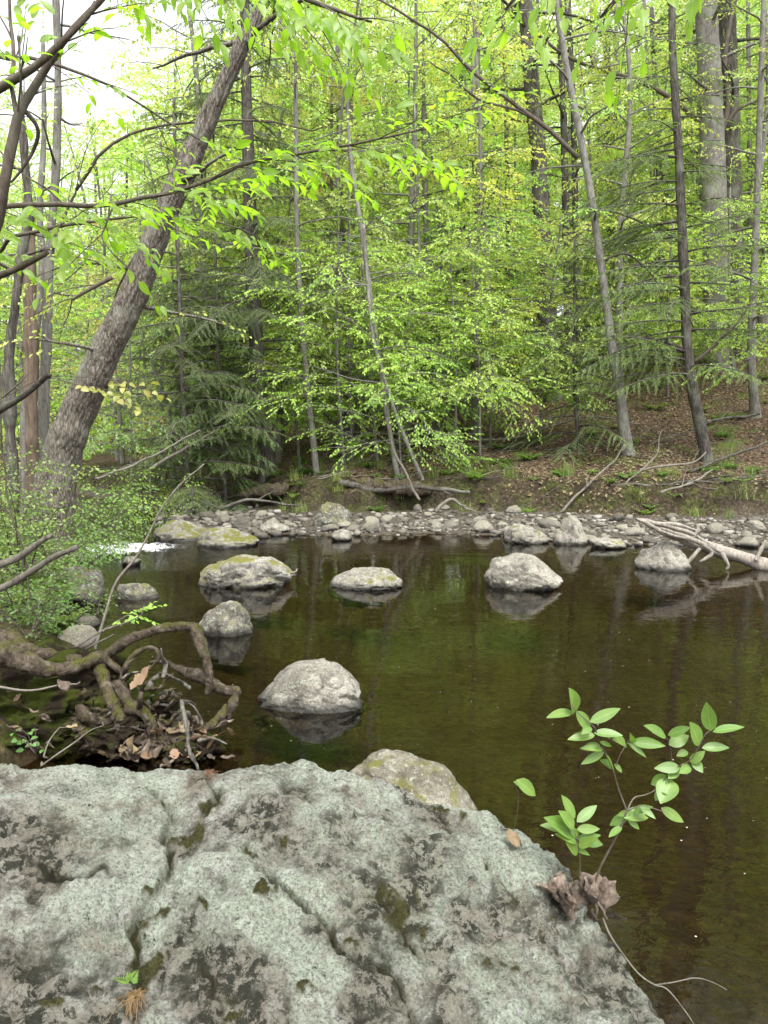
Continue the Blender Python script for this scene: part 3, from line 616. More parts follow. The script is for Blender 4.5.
# ------------------------------------------------------------------ foliage generators
UP = np.array([0, 0, 1.])
def nrm_(a): return a / (np.linalg.norm(a, axis=-1, keepdims=True) + 1e-12)
class Leaves:
    def __init__(s): s.P = []; s.D = []; s.N = []; s.S = []
    def add(s, P, D, N, S):
        D = np.broadcast_to(D, P.shape); N = np.broadcast_to(N, P.shape); s.P.append(P); s.D.append(D); s.N.append(N); s.S.append(S)
    def n(s): return sum(len(x) for x in s.P)
    def quads(s, wr=.3, fold=.1):
        P = np.concatenate(s.P); D = nrm_(np.concatenate(s.D)); N = np.concatenate(s.N); S = np.concatenate(s.S)[:, None]
        W = nrm_(np.cross(N, D)); N = np.cross(D, W)
        V = np.stack([P, P + D * S * .45 - W * S * wr + N * S * fold, P + D * S - N * S * fold * .6, P + D * S * .45 + W * S * wr + N * S * fold], 1).reshape(-1, 3)
        return V, np.arange(len(V)).reshape(-1, 4)
    def blades(s, wr=.3, fold=.12, droop=.25, k=6):   # finer leaves: midrib and pointed outline
        P = np.concatenate(s.P); D = nrm_(np.concatenate(s.D)); N = np.concatenate(s.N); S = np.concatenate(s.S)[:, None]
        W = nrm_(np.cross(N, D)); N = np.cross(D, W); rows = []
        for q in np.linspace(0, 1, k):
            w = wr * 2.85 * q ** .68 * (1 - q) ** .9 if 0 < q < 1 else .012
            c = P + D * S * q - N * S * droop * q * q
            rows += [c - W * S * w + N * S * w * fold * 3, c, c + W * S * w + N * S * w * fold * 3]
        s.at = (np.tile(np.array([0., 1., 0.] * k), len(P)), np.tile(np.repeat(np.linspace(0, 1, k), 3), len(P))); V = np.stack(rows, 1); n = len(P); V = V.reshape(-1, 3); Q = []
        for r in range(k - 1):
            for cc in (0, 1):
                a = r * 3 + cc; Q.append([a, a + 1, a + 4, a + 3])
        Q = np.array(Q); Q = (np.arange(n)[:, None, None] * (3 * k) + Q[None]).reshape(-1, 4)
        return V, Q

def walk(rng, p0, d, L, n, droop=0., wig=.15, up=0.):
    P = [np.array(p0, float)]; d = np.array(d, float); d /= np.linalg.norm(d); st = L / n
    for k in range(n):
        d = d + rng.normal(0, wig, 3) * .6 + np.array([0, 0, up - droop]) / n; d /= np.linalg.norm(d); P.append(P[-1] + d * st)
    return np.array(P)
def rotz(v, a): c, s = np.cos(a), np.sin(a); return np.array([v[0] * c - v[1] * s, v[0] * s + v[1] * c, v[2]])

def spray(rng, lv, wood, p0, d, L, leaf, dens=1.0, droop=.35, r0=.006, side=.55, tilt=.62, twigs=True, dz=(.05, .55)):
    n = max(4, int(L / .18)); P = walk(rng, p0, d, L, n, droop, .10)
    if wood is not None: wood.add(*tube(P, np.linspace(r0, r0 * .3, len(P)), 4, False))
    ns = max(3, int(L / (.16 / dens)))
    for k in range(ns):
        t = (k + .7) / ns; f = t * n; i0 = min(int(f), n - 1); q = P[i0] + (P[i0 + 1] - P[i0]) * (f - i0); dd = nrm_(P[i0 + 1] - P[i0])
        sg = 1 if k % 2 else -1; a = sg * rng.uniform(.5, 1.0); e = rotz(dd, a); e[2] += rng.normal(-.08, .22); e = nrm_(e)
        ls = side * L * (1 - .65 * t) * rng.uniform(.6, 1.15) + leaf
        if k == ns - 1: e = dd; ls = leaf * 2.5
        nl = max(2, int(ls / (leaf * .62) * dens)); u = (np.arange(nl) + rng.uniform(.3, .7)) / nl
        pos = q + e * (u * ls)[:, None]; pos[:, 2] -= .12 * droop * (u * ls) ** 2 / max(L, .2) * 2
        if wood is not None and twigs and ls > .18:
            wood.add(*tube(np.array([q, q + e * ls * .5, pos[-1]]), np.array([r0 * .45, r0 * .3, r0 * .15]), 3, False))
        s2 = np.where(np.arange(nl) % 2, 1, -1); la = s2 * rng.uniform(.4, 1.1, nl); c, s_ = np.cos(la), np.sin(la)
        D = np.stack([e[0] * c - e[1] * s_, e[0] * s_ + e[1] * c, e[2] - rng.uniform(dz[0], dz[1], nl)], 1)
        N = UP * .75 + np.array([0, -.35, 0]) + rng.normal(0, tilt, (nl, 3))
        lv.add(pos, nrm_(D), N, leaf * rng.uniform(.65, 1.15, nl))

def grow(rng, path, rad, wood, lv, nl, lo, hi, llen, leaf, elev=(.0, .5), sub=4, dens=1.0, droop=.35, bias=None, lean=.0, bare=0, wig=.13, rscale=.42, twigs=True, tip=True):
    """limbs with leaf sprays along a trunk path between the fractions lo and hi of its length"""
    P, R = resample(path, rad, 60)
    az = rng.uniform(0, 6.28)
    for k in range(nl):
        t = lo + (hi - lo) * (k + rng.uniform(.1, .9)) / nl; i0 = min(int(t * 59), 58); p = P[i0]; r = R[i0]
        az += 2.4 + rng.normal(0, .4); a = az
        if bias is not None and rng.random() < bias[1]: a = bias[0] + rng.normal(0, .6)
        el = rng.uniform(*elev); d = np.array([math.cos(a) * math.cos(el), math.sin(a) * math.cos(el), math.sin(el)])
        L = (llen[0] + (llen[1] - llen[0]) * (t - lo) / max(hi - lo, 1e-6)) * rng.uniform(.7, 1.2)
        n = 7; Q = walk(rng, p, d, L, n, droop * .6, wig); r0 = min(max(r * rscale, .006), .012 + .018 * L)
        wood.add(*tube(Q, np.linspace(r0, r0 * .25 + .002, n + 1), 5, False))
        if k < bare: continue
        for q in range(sub):
            f = .3 + .7 * (q + rng.uniform(.2, .8)) / sub; j = min(int(f * n), n - 1); b = Q[j] + (Q[j + 1] - Q[j]) * (f * n - j)
            dd = nrm_(Q[j + 1] - Q[j]); sg = 1 if q % 2 else -1; e = rotz(dd, sg * rng.uniform(.35, 1.0)); e[2] = e[2] * .6 + rng.normal(0, .24)
            spray(rng, lv, wood, b, nrm_(e), max(.35, L * .5 * (1.25 - .6 * f)) * rng.uniform(.8, 1.2), leaf, dens, droop, .005 + .001 * L, twigs=twigs)
        spray(rng, lv, wood, Q[-1], nrm_(Q[-1] - Q[-2]), max(.3, L * .3), leaf, dens, droop, .004, twigs=twigs)
    if tip: spray(rng, lv, wood, P[-1], nrm_(P[-1] - P[-3]), .6, leaf, dens, droop, .004)

def hemlock(rng, path, rad, wood, lv, nb, lo, hi, llen, droop=.5, dens=1.0, bias=None, needle=.062):
    P, R = resample(path, rad, 80); az = rng.uniform(0, 6.28)
    for k in range(nb):
        t = lo + (hi - lo) * (k + rng.uniform(.1, .9)) / nb; i0 = min(int(t * 79), 78); p = P[i0]
        az += 2.4 + rng.normal(0, .5); a = az
        if bias is not None and rng.random() < bias[1]: a = bias[0] + rng.normal(0, .55)
        L = (llen[0] + (llen[1] - llen[0]) * (t - lo) / (hi - lo)) * rng.uniform(.65, 1.2); el = rng.uniform(-.05, .25)
        d = np.array([math.cos(a) * math.cos(el), math.sin(a) * math.cos(el), math.sin(el)])
        n = 8; Q = walk(rng, p, d, L, n, droop, .07); wood.add(*tube(Q, np.linspace(.012 + .006 * L, .003, n + 1), 4, False))
        ns = int(L / .10 * dens)
        for s in range(ns):
            f = .12 + .88 * (s + rng.random()) / ns; j = min(int(f * n), n - 1); b = Q[j] + (Q[j + 1] - Q[j]) * (f * n - j); dd = nrm_(Q[j + 1] - Q[j])
            e = rotz(dd, (1 if s % 2 else -1) * rng.uniform(.6, 1.05)); e[2] -= rng.uniform(.0, .35); e = nrm_(e)
            ls = L * .36 * (1.15 - f) * rng.uniform(.7, 1.2) + .14
            # side twig, then small twiglets feathering it
            m_ = max(5, int(ls / .022)); u = (np.arange(m_) + rng.random()) / m_; pos = b + e * (u * ls)[:, None]; pos[:, 2] -= .35 * (u * ls) ** 2
            sg = np.where(np.arange(m_) % 2, 1, -1); an = sg * rng.uniform(.45, .85, m_); c, s_ = np.cos(an), np.sin(an)
            D = np.stack([e[0] * c - e[1] * s_, e[0] * s_ + e[1] * c, e[2] - rng.uniform(.1, .5, m_)], 1)
            lv.add(pos, nrm_(D), UP + rng.normal(0, .35, (m_, 3)), needle * (1.25 - .6 * u) * rng.uniform(.7, 1.2, m_))
            wood.add(*tube(np.array([b, b + e * ls * .5, pos[-1]]), np.array([.004, .003, .0015]), 3, False))

def tree_obj(name, label, cat, base, wood, lv, bark, leafm, group=None, wr=.32, blades=False, trunk='trunk'):
    base = np.asarray(base, float); root = empty(name, base, label, cat, group)
    link(trunk, wood.mesh(trunk, bark, True, base), root)
    if lv is not None and lv.n():
        V, Q = lv.blades(wr) if blades else lv.quads(wr)
        link('crown', make_mesh('crown', V - base, Q, mats=[leafm], smooth=blades, attrs=dict(mid=lv.at[0], along=lv.at[1]) if blades else None), root)
    return root

def px_path(pts, Y, sink=.25):
    """trunk path from surveyed pixels at depth Y (each point may carry its own depth); the foot goes to the ground"""
    P = [at(a[0], a[1], a[2] if len(a) > 2 else Y) for a in pts]; g0 = gz(P[0][0], P[0][1]); P[0][2] = min(P[0][2], g0)
    if P[0][2] > g0 - sink: P.insert(0, np.array([P[0][0], P[0][1], g0 - sink]))
    return np.array(P)
def base_of(P): return (P[0][0], P[0][1], gz(P[0][0], P[0][1]))
def extend(P, R, top, rtop, lean=.35):     # carry a trunk on above the frame
    d = nrm_(P[-1] - P[-2]); d = nrm_(np.array([d[0] * lean, d[1] * lean, abs(d[2]) + .15])); k = max((top - P[-1][2]) / d[2], .3)
    return np.vstack([P, P[-1] + d * k]), np.append(R, rtop)
# ------------------------------------------------------------------ the trees one can tell apart
def big_tree(seed, name, label, cat, pts, widths, Y, bark, leafm, top, crown, seg=16, step=.12, amp=.012, ridge=0.0, flare=.5, group=None, rtop=.03, sticks=(), wr=.32, leaf=.075, lean=.35, hem=None):
    rng = np.random.default_rng(seed); P = px_path(pts, Y)
    R = np.interp(np.linspace(0, 1, len(P)), np.linspace(0, 1, len(widths)), [wpx(w, Y) / 2 for w in widths])
    if top: P, R = extend(P, R, top, rtop, lean)
    wood = Geo(); wood.add(*rough_tube(P, R, seg, step, amp, seed, ridge, 3.0, flare)); lv = Leaves()
    limbs = []
    for st, wd in sticks:                     # limbs surveyed one by one
        q = np.array([at(a[0], a[1], a[2] if len(a) > 2 else Y) for a in st]); q, r = resample(q, np.linspace(wpx(wd, Y) / 2, wpx(wd, Y) / 5, len(q)), 14)
        q[1:-1] += fbm(q[1:-1] * 2.1, 2, seed)[:, None] * .06
        lw = Geo(); lw.add(*tube(q, r, 6)); limbs.append(lw)
        for k in range(4, 14, 3):
            e = nrm_(q[min(k + 1, 13)] - q[k - 1]); e = rotz(e, rng.uniform(-1, 1)); e[2] += rng.uniform(-.3, .5)
            if hem is None and crown: spray(rng, lv, lw, q[k], nrm_(e), rng.uniform(.5, 1.1), leaf, .8, .4, .008)
            else: lw.add(*tube(walk(rng, q[k], e, .6, 5, .1, .2), np.linspace(r[k] * .5, .002, 6), 4))
    for c in crown: grow(rng, P, R, wood, lv, **dict(dict(leaf=leaf), **c))
    for c in (hem or []): hemlock(rng, P, R, wood, lv, **c)
    o = tree_obj(name, label, cat, base_of(P), wood, lv, bark, leafm, group, wr if hem is None else .14)
    for lw in limbs: link('limb', lw.mesh('limb', MAT['twig'], True, base_of(P)), o)
    return o

big_tree(101, 'leaning_tree', 'massive rough barked tree leaning right over the stream from the left bank', 'tree',
    [(48, 512, 10.2), (58, 470, 10.2), (72, 425, 10.2), (98, 368, 10.15), (126, 310, 10.1), (153, 245, 10.05), (178, 185, 10.0), (205, 125, 10.0), (228, 75, 9.95), (246, 35, 9.9), (264, -5, 9.9)], [46, 40, 34, 29, 25, 20, 15, 9], 10.2,
    MAT['bark_lean'], MAT['maple'], 12.5, [dict(nl=12, lo=.5, hi=.97, llen=(1.6, 2.4), elev=(-.1, .6), sub=4, dens=.8, bias=(-.3, .5)), dict(nl=5, lo=.22, hi=.5, llen=(.9, 1.5), elev=(-.2, .3), sub=2, dens=.6)],
    seg=80, step=.02, amp=.026, ridge=.026, flare=.2, rtop=.06, leaf=.07, lean=.8,
    sticks=[([(232, 62), (247, 40), (262, 12), (275, -15)], 9), ([(128, 268), (100, 262), (70, 265), (52, 270)], 4), ([(112, 277), (92, 288), (72, 300)], 5)])
big_tree(102, 'pine_tree', 'thick grey trunk standing straight on the slope, largest at far right', 'tree',
    [(723, 408), (719, 350), (716, 280), (714, 200), (712, 140), (709, 60), (706, -10)], [29, 25, 24, 22, 20], 24, MAT['bark_grey'], MAT['canopy'], 19,
    [dict(nl=12, lo=.55, hi=.98, llen=(2.6, 3.4), elev=(.0, .5), leaf=.10)], seg=28, step=.08, amp=.02, ridge=.012, flare=.35,
    sticks=[([(716, 140), (700, 122), (675, 100), (648, 85), (618, 75), (590, 66), (560, 52), (535, 32), (510, 15)], 6), ([(717, 138), (727, 110), (725, 60), (732, 15), (742, -20)], 7), ([(718, 136), (735, 112), (758, 100), (790, 92)], 4)])
big_tree(103, 'pine_tree', 'dark thick trunk pressed close behind the thickest grey trunk', 'tree',
    [(741, 402), (738, 330), (733, 240), (731, 140), (728, 40), (727, -10)], [21, 19, 17, 15], 25.2, MAT['bark_dark'], MAT['canopy'], 19, [dict(nl=11, lo=.55, hi=.98, llen=(2.2, 3), leaf=.10)], seg=24, step=.1, amp=.02, ridge=.012)
big_tree(104, 'oak_tree', 'straight dark trunk at centre right with thin twin stems beside it', 'tree',
    [(555, 414), (550, 360), (546, 300), (542, 220), (538, 150), (532, 90), (527, 20), (525, -10)], [20, 18, 16, 15, 13], 24, MAT['bark_dark'], MAT['canopy'], 18,
    [dict(nl=14, lo=.5, hi=.98, llen=(2.4, 3.2), leaf=.10)], seg=24, step=.1, amp=.018, ridge=.01)
for sd, x0, x1, w, lb in [(105, 567, 564, 8, 'thin dark stem just right of the straight dark trunk'), (106, 579, 574, 7, 'second thin dark stem right of the straight dark trunk')]:
    big_tree(sd, 'young_oak', lb, 'tree', [(x0, 413), (x0 + 1, 330), (x1 + 2, 240), (x1, 130), (x1 - 4, 30)], [w, w, w - 1, w - 2], 25, MAT['bark_dark'], MAT['canopy'], 15, [dict(nl=9, lo=.5, hi=.98, llen=(1.6, 2.2), leaf=.10, sub=3)], seg=10, step=.25)
big_tree(107, 'birch_tree', 'pale slender trunk bending left up the slope behind hemlock boughs', 'tree',
    [(633, 474), (626, 440), (620, 395), (611, 340), (603, 280), (594, 215), (583, 150), (572, 95), (563, 45), (556, -8)], [13, 10, 8, 7, 6, 5], 17.6, MAT['bark_pale'], MAT['beech'], 14,
    [dict(nl=12, lo=.40, hi=.98, llen=(1.6, 2.0), leaf=.075, sub=3)], seg=18, step=.07, amp=.012, flare=.35,
    sticks=[([(578, 158), (548, 128), (516, 104), (486, 84), (462, 62), (435, 35), (400, 12), (380, 0)], 5), ([(545, 125), (520, 110), (480, 100), (455, 80), (430, 62)], 3), ([(601, 262), (625, 255), (650, 272), (662, 300)], 3)])
big_tree(108, 'hemlock_tree', 'slim dark hemlock leaning left at right with flat drooping boughs', 'tree',
    [(708, 466), (700, 425), (692, 385), (687, 345), (685, 290), (682, 230), (679, 160), (675, 90), (672, 20)], [14, 11.5, 10, 9, 8, 6.5], 17.5, MAT['bark_dark'], MAT['hemlock'], 14, [],
    seg=16, step=.07, amp=.014, flare=.5, hem=[dict(nb=44, lo=.16, hi=.55, llen=(2.9, 2.2), droop=.45, bias=(3.3, .4), dens=1.1), dict(nb=30, lo=.5, hi=.98, llen=(1.7, .9), droop=.5, dens=.8)],
    sticks=[([(690, 352), (665, 342), (640, 338), (612, 336)], 4), ([(694, 362), (715, 345), (738, 322), (752, 300)], 4), ([(690, 372), (668, 360), (645, 366)], 3)])
big_tree(109, 'maple_tree', 'thin grey trunk perched on exposed roots above the bank at far right', 'tree',
    [(757, 432), (754, 400), (751, 350), (754, 280), (757, 200), (760, 110), (763, 20)], [12, 8, 7, 6, 5], 20, MAT['bark_grey'], MAT['maple'], 13, [dict(nl=14, lo=.22, hi=.98, llen=(1.5, 1.8), leaf=.075, sub=3)], seg=14, step=.1, flare=1.2,
    sticks=[([(757, 415), (748, 425), (740, 436), (733, 444)], 4), ([(758, 415), (766, 428), (774, 440)], 4), ([(757, 418), (755, 430), (752, 446)], 4)])
big_tree(110, 'hemlock_tree', 'dark hemlock at left centre with bare dead lower branches', 'tree',
    [(268, 484), (264, 440), (259, 390), (256, 340), (253, 280), (250, 200), (247, 110), (245, 20)], [17, 16, 15, 14, 12, 9], 18, MAT['bark_dark'], MAT['hemlock'], 15, [],
    seg=18, step=.08, amp=.016, flare=.4, hem=[dict(nb=40, lo=.08, hi=.34, llen=(2.8, 2.8), droop=.5, bias=(3.7, .65), dens=1.3), dict(nb=62, lo=.3, hi=.98, llen=(2.8, 1.0), droop=.6, dens=1.2)],
    sticks=[([(258, 400), (240, 396), (220, 400), (205, 414)], 4), ([(260, 410), (235, 415), (205, 430), (195, 440)], 3), ([(257, 380), (285, 372), (310, 380)], 3), ([(257, 350), (228, 345), (200, 352)], 3)])
big_tree(111, 'hemlock_tree', 'shaggy young hemlock behind the leaning trunk at the water', 'tree',
    [(188, 478), (185, 430), (182, 380), (180, 320), (178, 260)], [7, 6, 5, 4], 16.5, MAT['bark_dark'], MAT['hemlock'], 8.5, [], seg=10, step=.2, hem=[dict(nb=64, lo=.06, hi=.98, llen=(2.3, .6), droop=.45, dens=1.2)])
big_tree(112, 'hemlock_tree', 'low bushy hemlock over the bank left of the bare branched one', 'tree',
    [(225, 480), (223, 440), (220, 400), (218, 350)], [6, 5, 4, 3], 17.0, MAT['bark_dark'], MAT['hemlock'], 6.0, [], seg=10, step=.2, hem=[dict(nb=50, lo=.06, hi=.98, llen=(2.1, .5), droop=.5, dens=1.2)])
big_tree(113, 'hemlock_tree', 'short spreading hemlock at the foot of the slope near the birch', 'tree',
    [(580, 462), (578, 430), (575, 395), (574, 350)], [6, 5, 4, 3], 18.5, MAT['bark_dark'], MAT['hemlock'], 6.2, [], seg=10, step=.2, hem=[dict(nb=40, lo=.08, hi=.98, llen=(2.2, .6), droop=.6, dens=.8)])
# left hand group behind the leaning tree
big_tree(114, 'broken_snag', 'broken dead trunk with rusty brown rotten wood at far left', 'dead tree', [(30, 452), (31, 400), (31, 340), (29, 280), (30, 232)], [15, 14, 13, 12], 11.0, MAT['rotten'], MAT['shrub'], None, [], seg=20, step=.06, amp=.03, ridge=.02, flare=.3)
big_tree(115, 'ash_tree', 'slender grey trunk rising straight beside the rotten snag', 'tree', [(38, 462), (44, 400), (47, 330), (50, 250), (56, 170), (58, 80), (56, 0)], [11, 11, 9, 7, 6], 11.4, MAT['bark_grey'], MAT['canopy'], 9.5, [dict(nl=7, lo=.55, hi=.98, llen=(1.0, .8), leaf=.06, sub=2, dens=.6)], seg=16, step=.08,
    sticks=[([(76, 190), (88, 170), (105, 150), (128, 135), (155, 126), (200, 121), (260, 120), (312, 131)], 4), ([(50, 262), (62, 225), (76, 190)], 5)])
big_tree(116, 'alder_tree', 'knobby crooked dark trunk at the left edge', 'tree', [(12, 470), (9, 400), (10, 350), (16, 300), (20, 262), (28, 215), (24, 150)], [11, 10, 11, 9, 6], 10.0, MAT['bark_dark'], MAT['canopy'], 6.5, [dict(nl=6, lo=.5, hi=.98, llen=(.8, .6), leaf=.06, sub=2, dens=.6)], seg=16, step=.06, amp=.03)
big_tree(117, 'ash_tree', 'grey forked stem between the snag and the crooked dark trunk', 'tree', [(22, 470), (26, 400), (36, 330), (42, 270), (40, 210), (44, 130)], [9, 8, 7, 5], 12.2, MAT['bark_grey'], MAT['canopy'], 7.5, [dict(nl=6, lo=.5, hi=.98, llen=(.9, .6), leaf=.06, sub=2, dens=.6)], seg=12, step=.1)
# thin stems in the middle
mids = [(120, [(318, 486), (312, 430), (306, 370), (300, 300), (297, 220), (296, 120)], 6, 17.2, 'bark_grey', 'maple', 'slim grey sapling stem right of the bare branched hemlock', 10),
        (121, [(398, 478), (388, 420), (378, 350), (370, 290), (360, 220), (350, 150)], 5, 16.8, 'bark_pale', 'beech', 'thin pale sapling leaning left from the bank at centre', 9),
        (122, [(436, 470), (433, 380), (430, 310), (427, 260), (424, 150)], 7, 21, 'bark_grey', 'beech', 'straight slim brownish trunk behind the beech leaves at centre', 12),
        (123, [(424, 484), (412, 455), (398, 420), (385, 380), (372, 330)], 4, 16.5, 'bark_pale', 'beech', 'crooked whip of a sapling with its foot at the gravel bar', 6),
        (124, [(612, 420), (612, 320), (611, 220), (609, 110), (606, 20)], 8, 28, 'bark_dark', 'canopy', 'dark slim trunk deep between the birch and the hemlock', 15),
        (125, [(622, 418), (623, 330), (622, 240), (619, 120), (616, 10)], 5, 29, 'bark_grey', 'canopy', 'grey pole trunk deep between the birch and the hemlock', 14),
        (126, [(664, 404), (664, 320), (661, 230), (658, 140), (652, 20)], 7, 28, 'bark_dark', 'canopy', 'dark scaly trunk just left of the leaning hemlock', 15),
        (127, [(655, 406), (655, 330), (653, 250), (650, 130), (645, 10)], 4, 30, 'bark_grey', 'canopy', 'thin grey pole left of the dark scaly trunk', 13),
        (128, [(688, 398), (694, 320), (697, 230), (699, 130), (700, 10)], 5, 30, 'bark_dark', 'canopy', 'thin dark pole between the hemlock and the thickest trunk', 14),
        (129, [(470, 448), (474, 360), (476, 270), (478, 160), (478, 40)], 5, 24, 'bark_grey', 'canopy', 'faint grey pole behind leaves left of the straight dark trunk', 13),
        (130, [(505, 432), (508, 340), (508, 230), (506, 110), (503, 10)], 5, 27, 'bark_dark', 'canopy', 'slim dark pole nearest the left of the straight dark trunk', 14),
        (131, [(350, 468), (345, 380), (343, 280), (340, 160), (338, 50)], 6, 24, 'bark_grey', 'canopy', 'grey trunk deep in the leaves left of centre', 14),
        (132, [(745, 400), (748, 320), (750, 220), (749, 110), (748, 10)], 5, 29, 'bark_grey', 'canopy', 'thin grey pole right of the dark thick trunk', 14),
        (133, [(175, 440), (170, 415), (160, 388), (152, 360)], 5, 17.5, 'bark_grey', 'shrub', 'short tilted dead stub behind the leaning tree', None),
        (134, [(400, 462), (402, 380), (400, 280), (396, 160), (392, 40)], 7, 27, 'bark_grey', 'canopy', 'grey trunk half veiled by beech leaves at centre', 15)]
for sd, pts, w, Y, bk, lf, lb, top in mids:
    big_tree(sd, 'slim_tree', lb, 'tree', pts, [w * 1.2, w, w * .9, w * .75], Y, MAT[bk], MAT[lf], top, [dict(nl=11, lo=.35, hi=.98, llen=(1.5, 1.6), leaf=.085 if Y > 20 else .07, sub=3)] if top else [], seg=12, step=.15, flare=.25)

# beech saplings with layered sprays in front of the forest
bs = [(150, (345, 474), (338, 250), 17.4, 5.6, 'beech', 'bright young beech spreading over the bank left of centre'), (151, (378, 472), (362, 260), 18.2, 6.0, 'beech', 'leafy beech sapling arching low over the gravel bar at centre'),
      (152, (352, 466), (350, 150), 18.5, 7.5, 'beech', 'tall beech sapling behind the low arching one'), (153, (455, 462), (450, 260), 18.0, 5.0, 'beech', 'layered beech sapling right of centre above the mossy bank edge'),
      (154, (425, 460), (415, 120), 19.5, 8.0, 'beech', 'tall airy beech in the middle of the far slope'), (155, (490, 446), (500, 200), 20, 6.5, 'beech', 'yellow green beech left of the straight dark trunk'),
      (156, (300, 476), (290, 200), 19, 7.0, 'maple', 'light green maple sapling right behind the dark hemlock'), (157, (520, 430), (515, 100), 27, 8.5, 'beech', 'high beech in front of the straight dark trunk'),
      (158, (610, 425), (622, 190), 26, 6.5, 'beech', 'beech sapling spreading pale layers right of the birch'), (159, (775, 425), (770, 190), 18, 6.5, 'beech', 'beech at the right edge reaching bright sprays inward'),
      (160, (650, 412), (655, 120), 27.5, 8.0, 'beech', 'beech high behind the leaning hemlock'), (161, (402, 474), (397, 400), 16.8, 1.8, 'beech', 'knee high beech shoot at the edge of the bank'),
      (162, (590, 420), (600, 120), 28, 8.5, 'beech', 'tall bright beech veiling the birch top'), (163, (695, 402), (690, 60), 28.5, 10, 'beech', 'tall beech showing high between hemlock and thickest trunk'),
      (164, (250, 460), (245, 80), 21, 10, 'maple', 'tall light maple rising behind the dark hemlock'), (165, (200, 462), (205, 160), 22, 8.5, 'maple', 'light maple behind the leaning trunk'),
      (166, (130, 470), (128, 300), 17, 4.5, 'shrub', 'small leafy sapling behind the foot of the leaning trunk'), (167, (440, 455), (440, 330), 20, 4.0, 'beech', 'low beech thicket sapling on the slope at centre'),
      (168, (150, 455), (140, 220), 21, 6.5, 'yellow', 'yellowish young maple seen left of the leaning trunk'), (169, (330, 460), (332, 60), 23, 10.5, 'yellow', 'tall yellowish maple with new leaves left of centre'),
      (171, (735, 408), (730, 200), 22.5, 8.0, 'beech', 'beech spreading bright layers before the thickest trunk'), (172, (668, 410), (672, 230), 22, 7.0, 'beech', 'beech with pale layered sprays behind the leaning hemlock'), (173, (540, 436), (560, 230), 19.5, 6.0, 'beech', 'slender beech just right of centre with high loose sprays'), (174, (480, 460), (470, 240), 18.2, 6.5, 'beech', 'slender beech over the middle of the bank with loose sprays'),
      (170, (270, 455), (300, 100), 24, 10.0, 'yellow', 'yellow flowering maple high right of the leaning trunk')]
for sd, b, t, Y, top, lf, lb in bs:
    rng = np.random.default_rng(sd); P = px_path([b, ((b[0] + t[0]) / 2 + rng.uniform(-4, 4), (b[1] + t[1]) / 2), t], Y); R = np.array([.045, .035, .025, .02])[:len(P)] * (.6 + top * .08)
    P, R = extend(P, R, max(top, P[-1][2] + .3), .008)
    P, R = resample(P, R, 40); wood = Geo(); wood.add(*tube(P, R, 8)); lv = Leaves()
    grow(rng, P, R, wood, lv, int(16 + top * 2.2), .34 if top < 6 else .26, .98, (2.1, 1.2), .078 if Y < 20 else .095, (-.05, .4), 5, 1.1, .4, bias=(-1.57, .2))
    tree_obj('beech_sapling' if lf == 'beech' else 'maple_sapling', lb, 'tree', base_of(P), wood, lv, MAT['bark_grey'], MAT[lf])

# ------------------------------------------------------------------ the woods behind: copies of a few whole trees
def proto_tree(seed, name, h, r, leafm, bark, nl, lo, llen, leaf, sub, hem=False, dens=1.0):
    rng = np.random.default_rng(seed); P = np.array([[0, 0, -.4], [rng.normal(0, .1), rng.normal(0, .1), h * .33], [rng.normal(0, .2), rng.normal(0, .2), h * .66], [rng.normal(0, .4), rng.normal(0, .4), h]]); R = np.array([r * 1.15, r * .85, r * .55, .02])
    wood = Geo(); wood.add(*rough_tube(P, R, 10, .4, .01, seed, 0, 2, .4)); lv = Leaves()
    if hem: hemlock(rng, P, R, wood, lv, nl, lo, .98, llen, .5, .45, needle=.2)
    else: grow(rng, P, R, wood, lv, nl, lo, .98, llen, leaf, (-.05, .55), sub, dens, .35, twigs=False); print('proto', name, lv.n())
    return tree_obj(name, 'x', 'tree', (0, 0, 0), wood, lv, bark, leafm, None, .34 if not hem else .13)
PR = [proto_tree(201, 'forest_tree', 17, .17, MAT['canopy'], MAT['bark_grey'], 46, .18, (2.6, 1.6), .15, 5), proto_tree(202, 'forest_tree', 19, .20, MAT['far'], MAT['bark_dark'], 46, .25, (3.0, 1.8), .16, 5),
      proto_tree(203, 'forest_tree', 14, .10, MAT['beech'], MAT['bark_grey'], 46, .12, (2.4, 1.2), .13, 5), proto_tree(204, 'forest_tree', 16, .13, MAT['maple'], MAT['bark_pale'], 46, .16, (2.5, 1.5), .14, 5),
      proto_tree(205, 'forest_tree', 20, .19, MAT['far'], MAT['bark_grey'], 44, .3, (3.0, 1.8), .16, 5)]
PH = [proto_tree(211, 'forest_hemlock', 15, .18, MAT['hemlock'], MAT['bark_dark'], 70, .12, (2.6, .6), .2, 0, True)]
PS = [proto_tree(221, 'forest_sapling', 6, .05, MAT['beech'], MAT['bark_grey'], 24, .12, (1.7, .9), .10, 3), proto_tree(222, 'forest_sapling', 5, .04, MAT['canopy'], MAT['bark_grey'], 20, .1, (1.6, .9), .10, 3)]
rng = np.random.default_rng(3); used = set(); pos = []
def wood_ok(x, y, dmin):
    if any((x - a) ** 2 + (y - b) ** 2 < dmin ** 2 for a, b in pos): return False
    return float(sdist([x], [y])[0]) > 1.5
def put(protos, x, y, sc, label, group):
    o = protos[rng.integers(len(protos))]; z = gz(x, y) - .05
    if o.name in used: o = copy_tree(o, (x, y, z))
    used.add(o.name); o.location = (x, y, z); o.rotation_euler = (rng.normal(0, .03), rng.normal(0, .03), rng.uniform(0, 6.28)); s = sc * rng.uniform(.85, 1.15); o.scale = (s, s, s)
    o['label'] = label; o['group'] = group; pos.append((x, y))
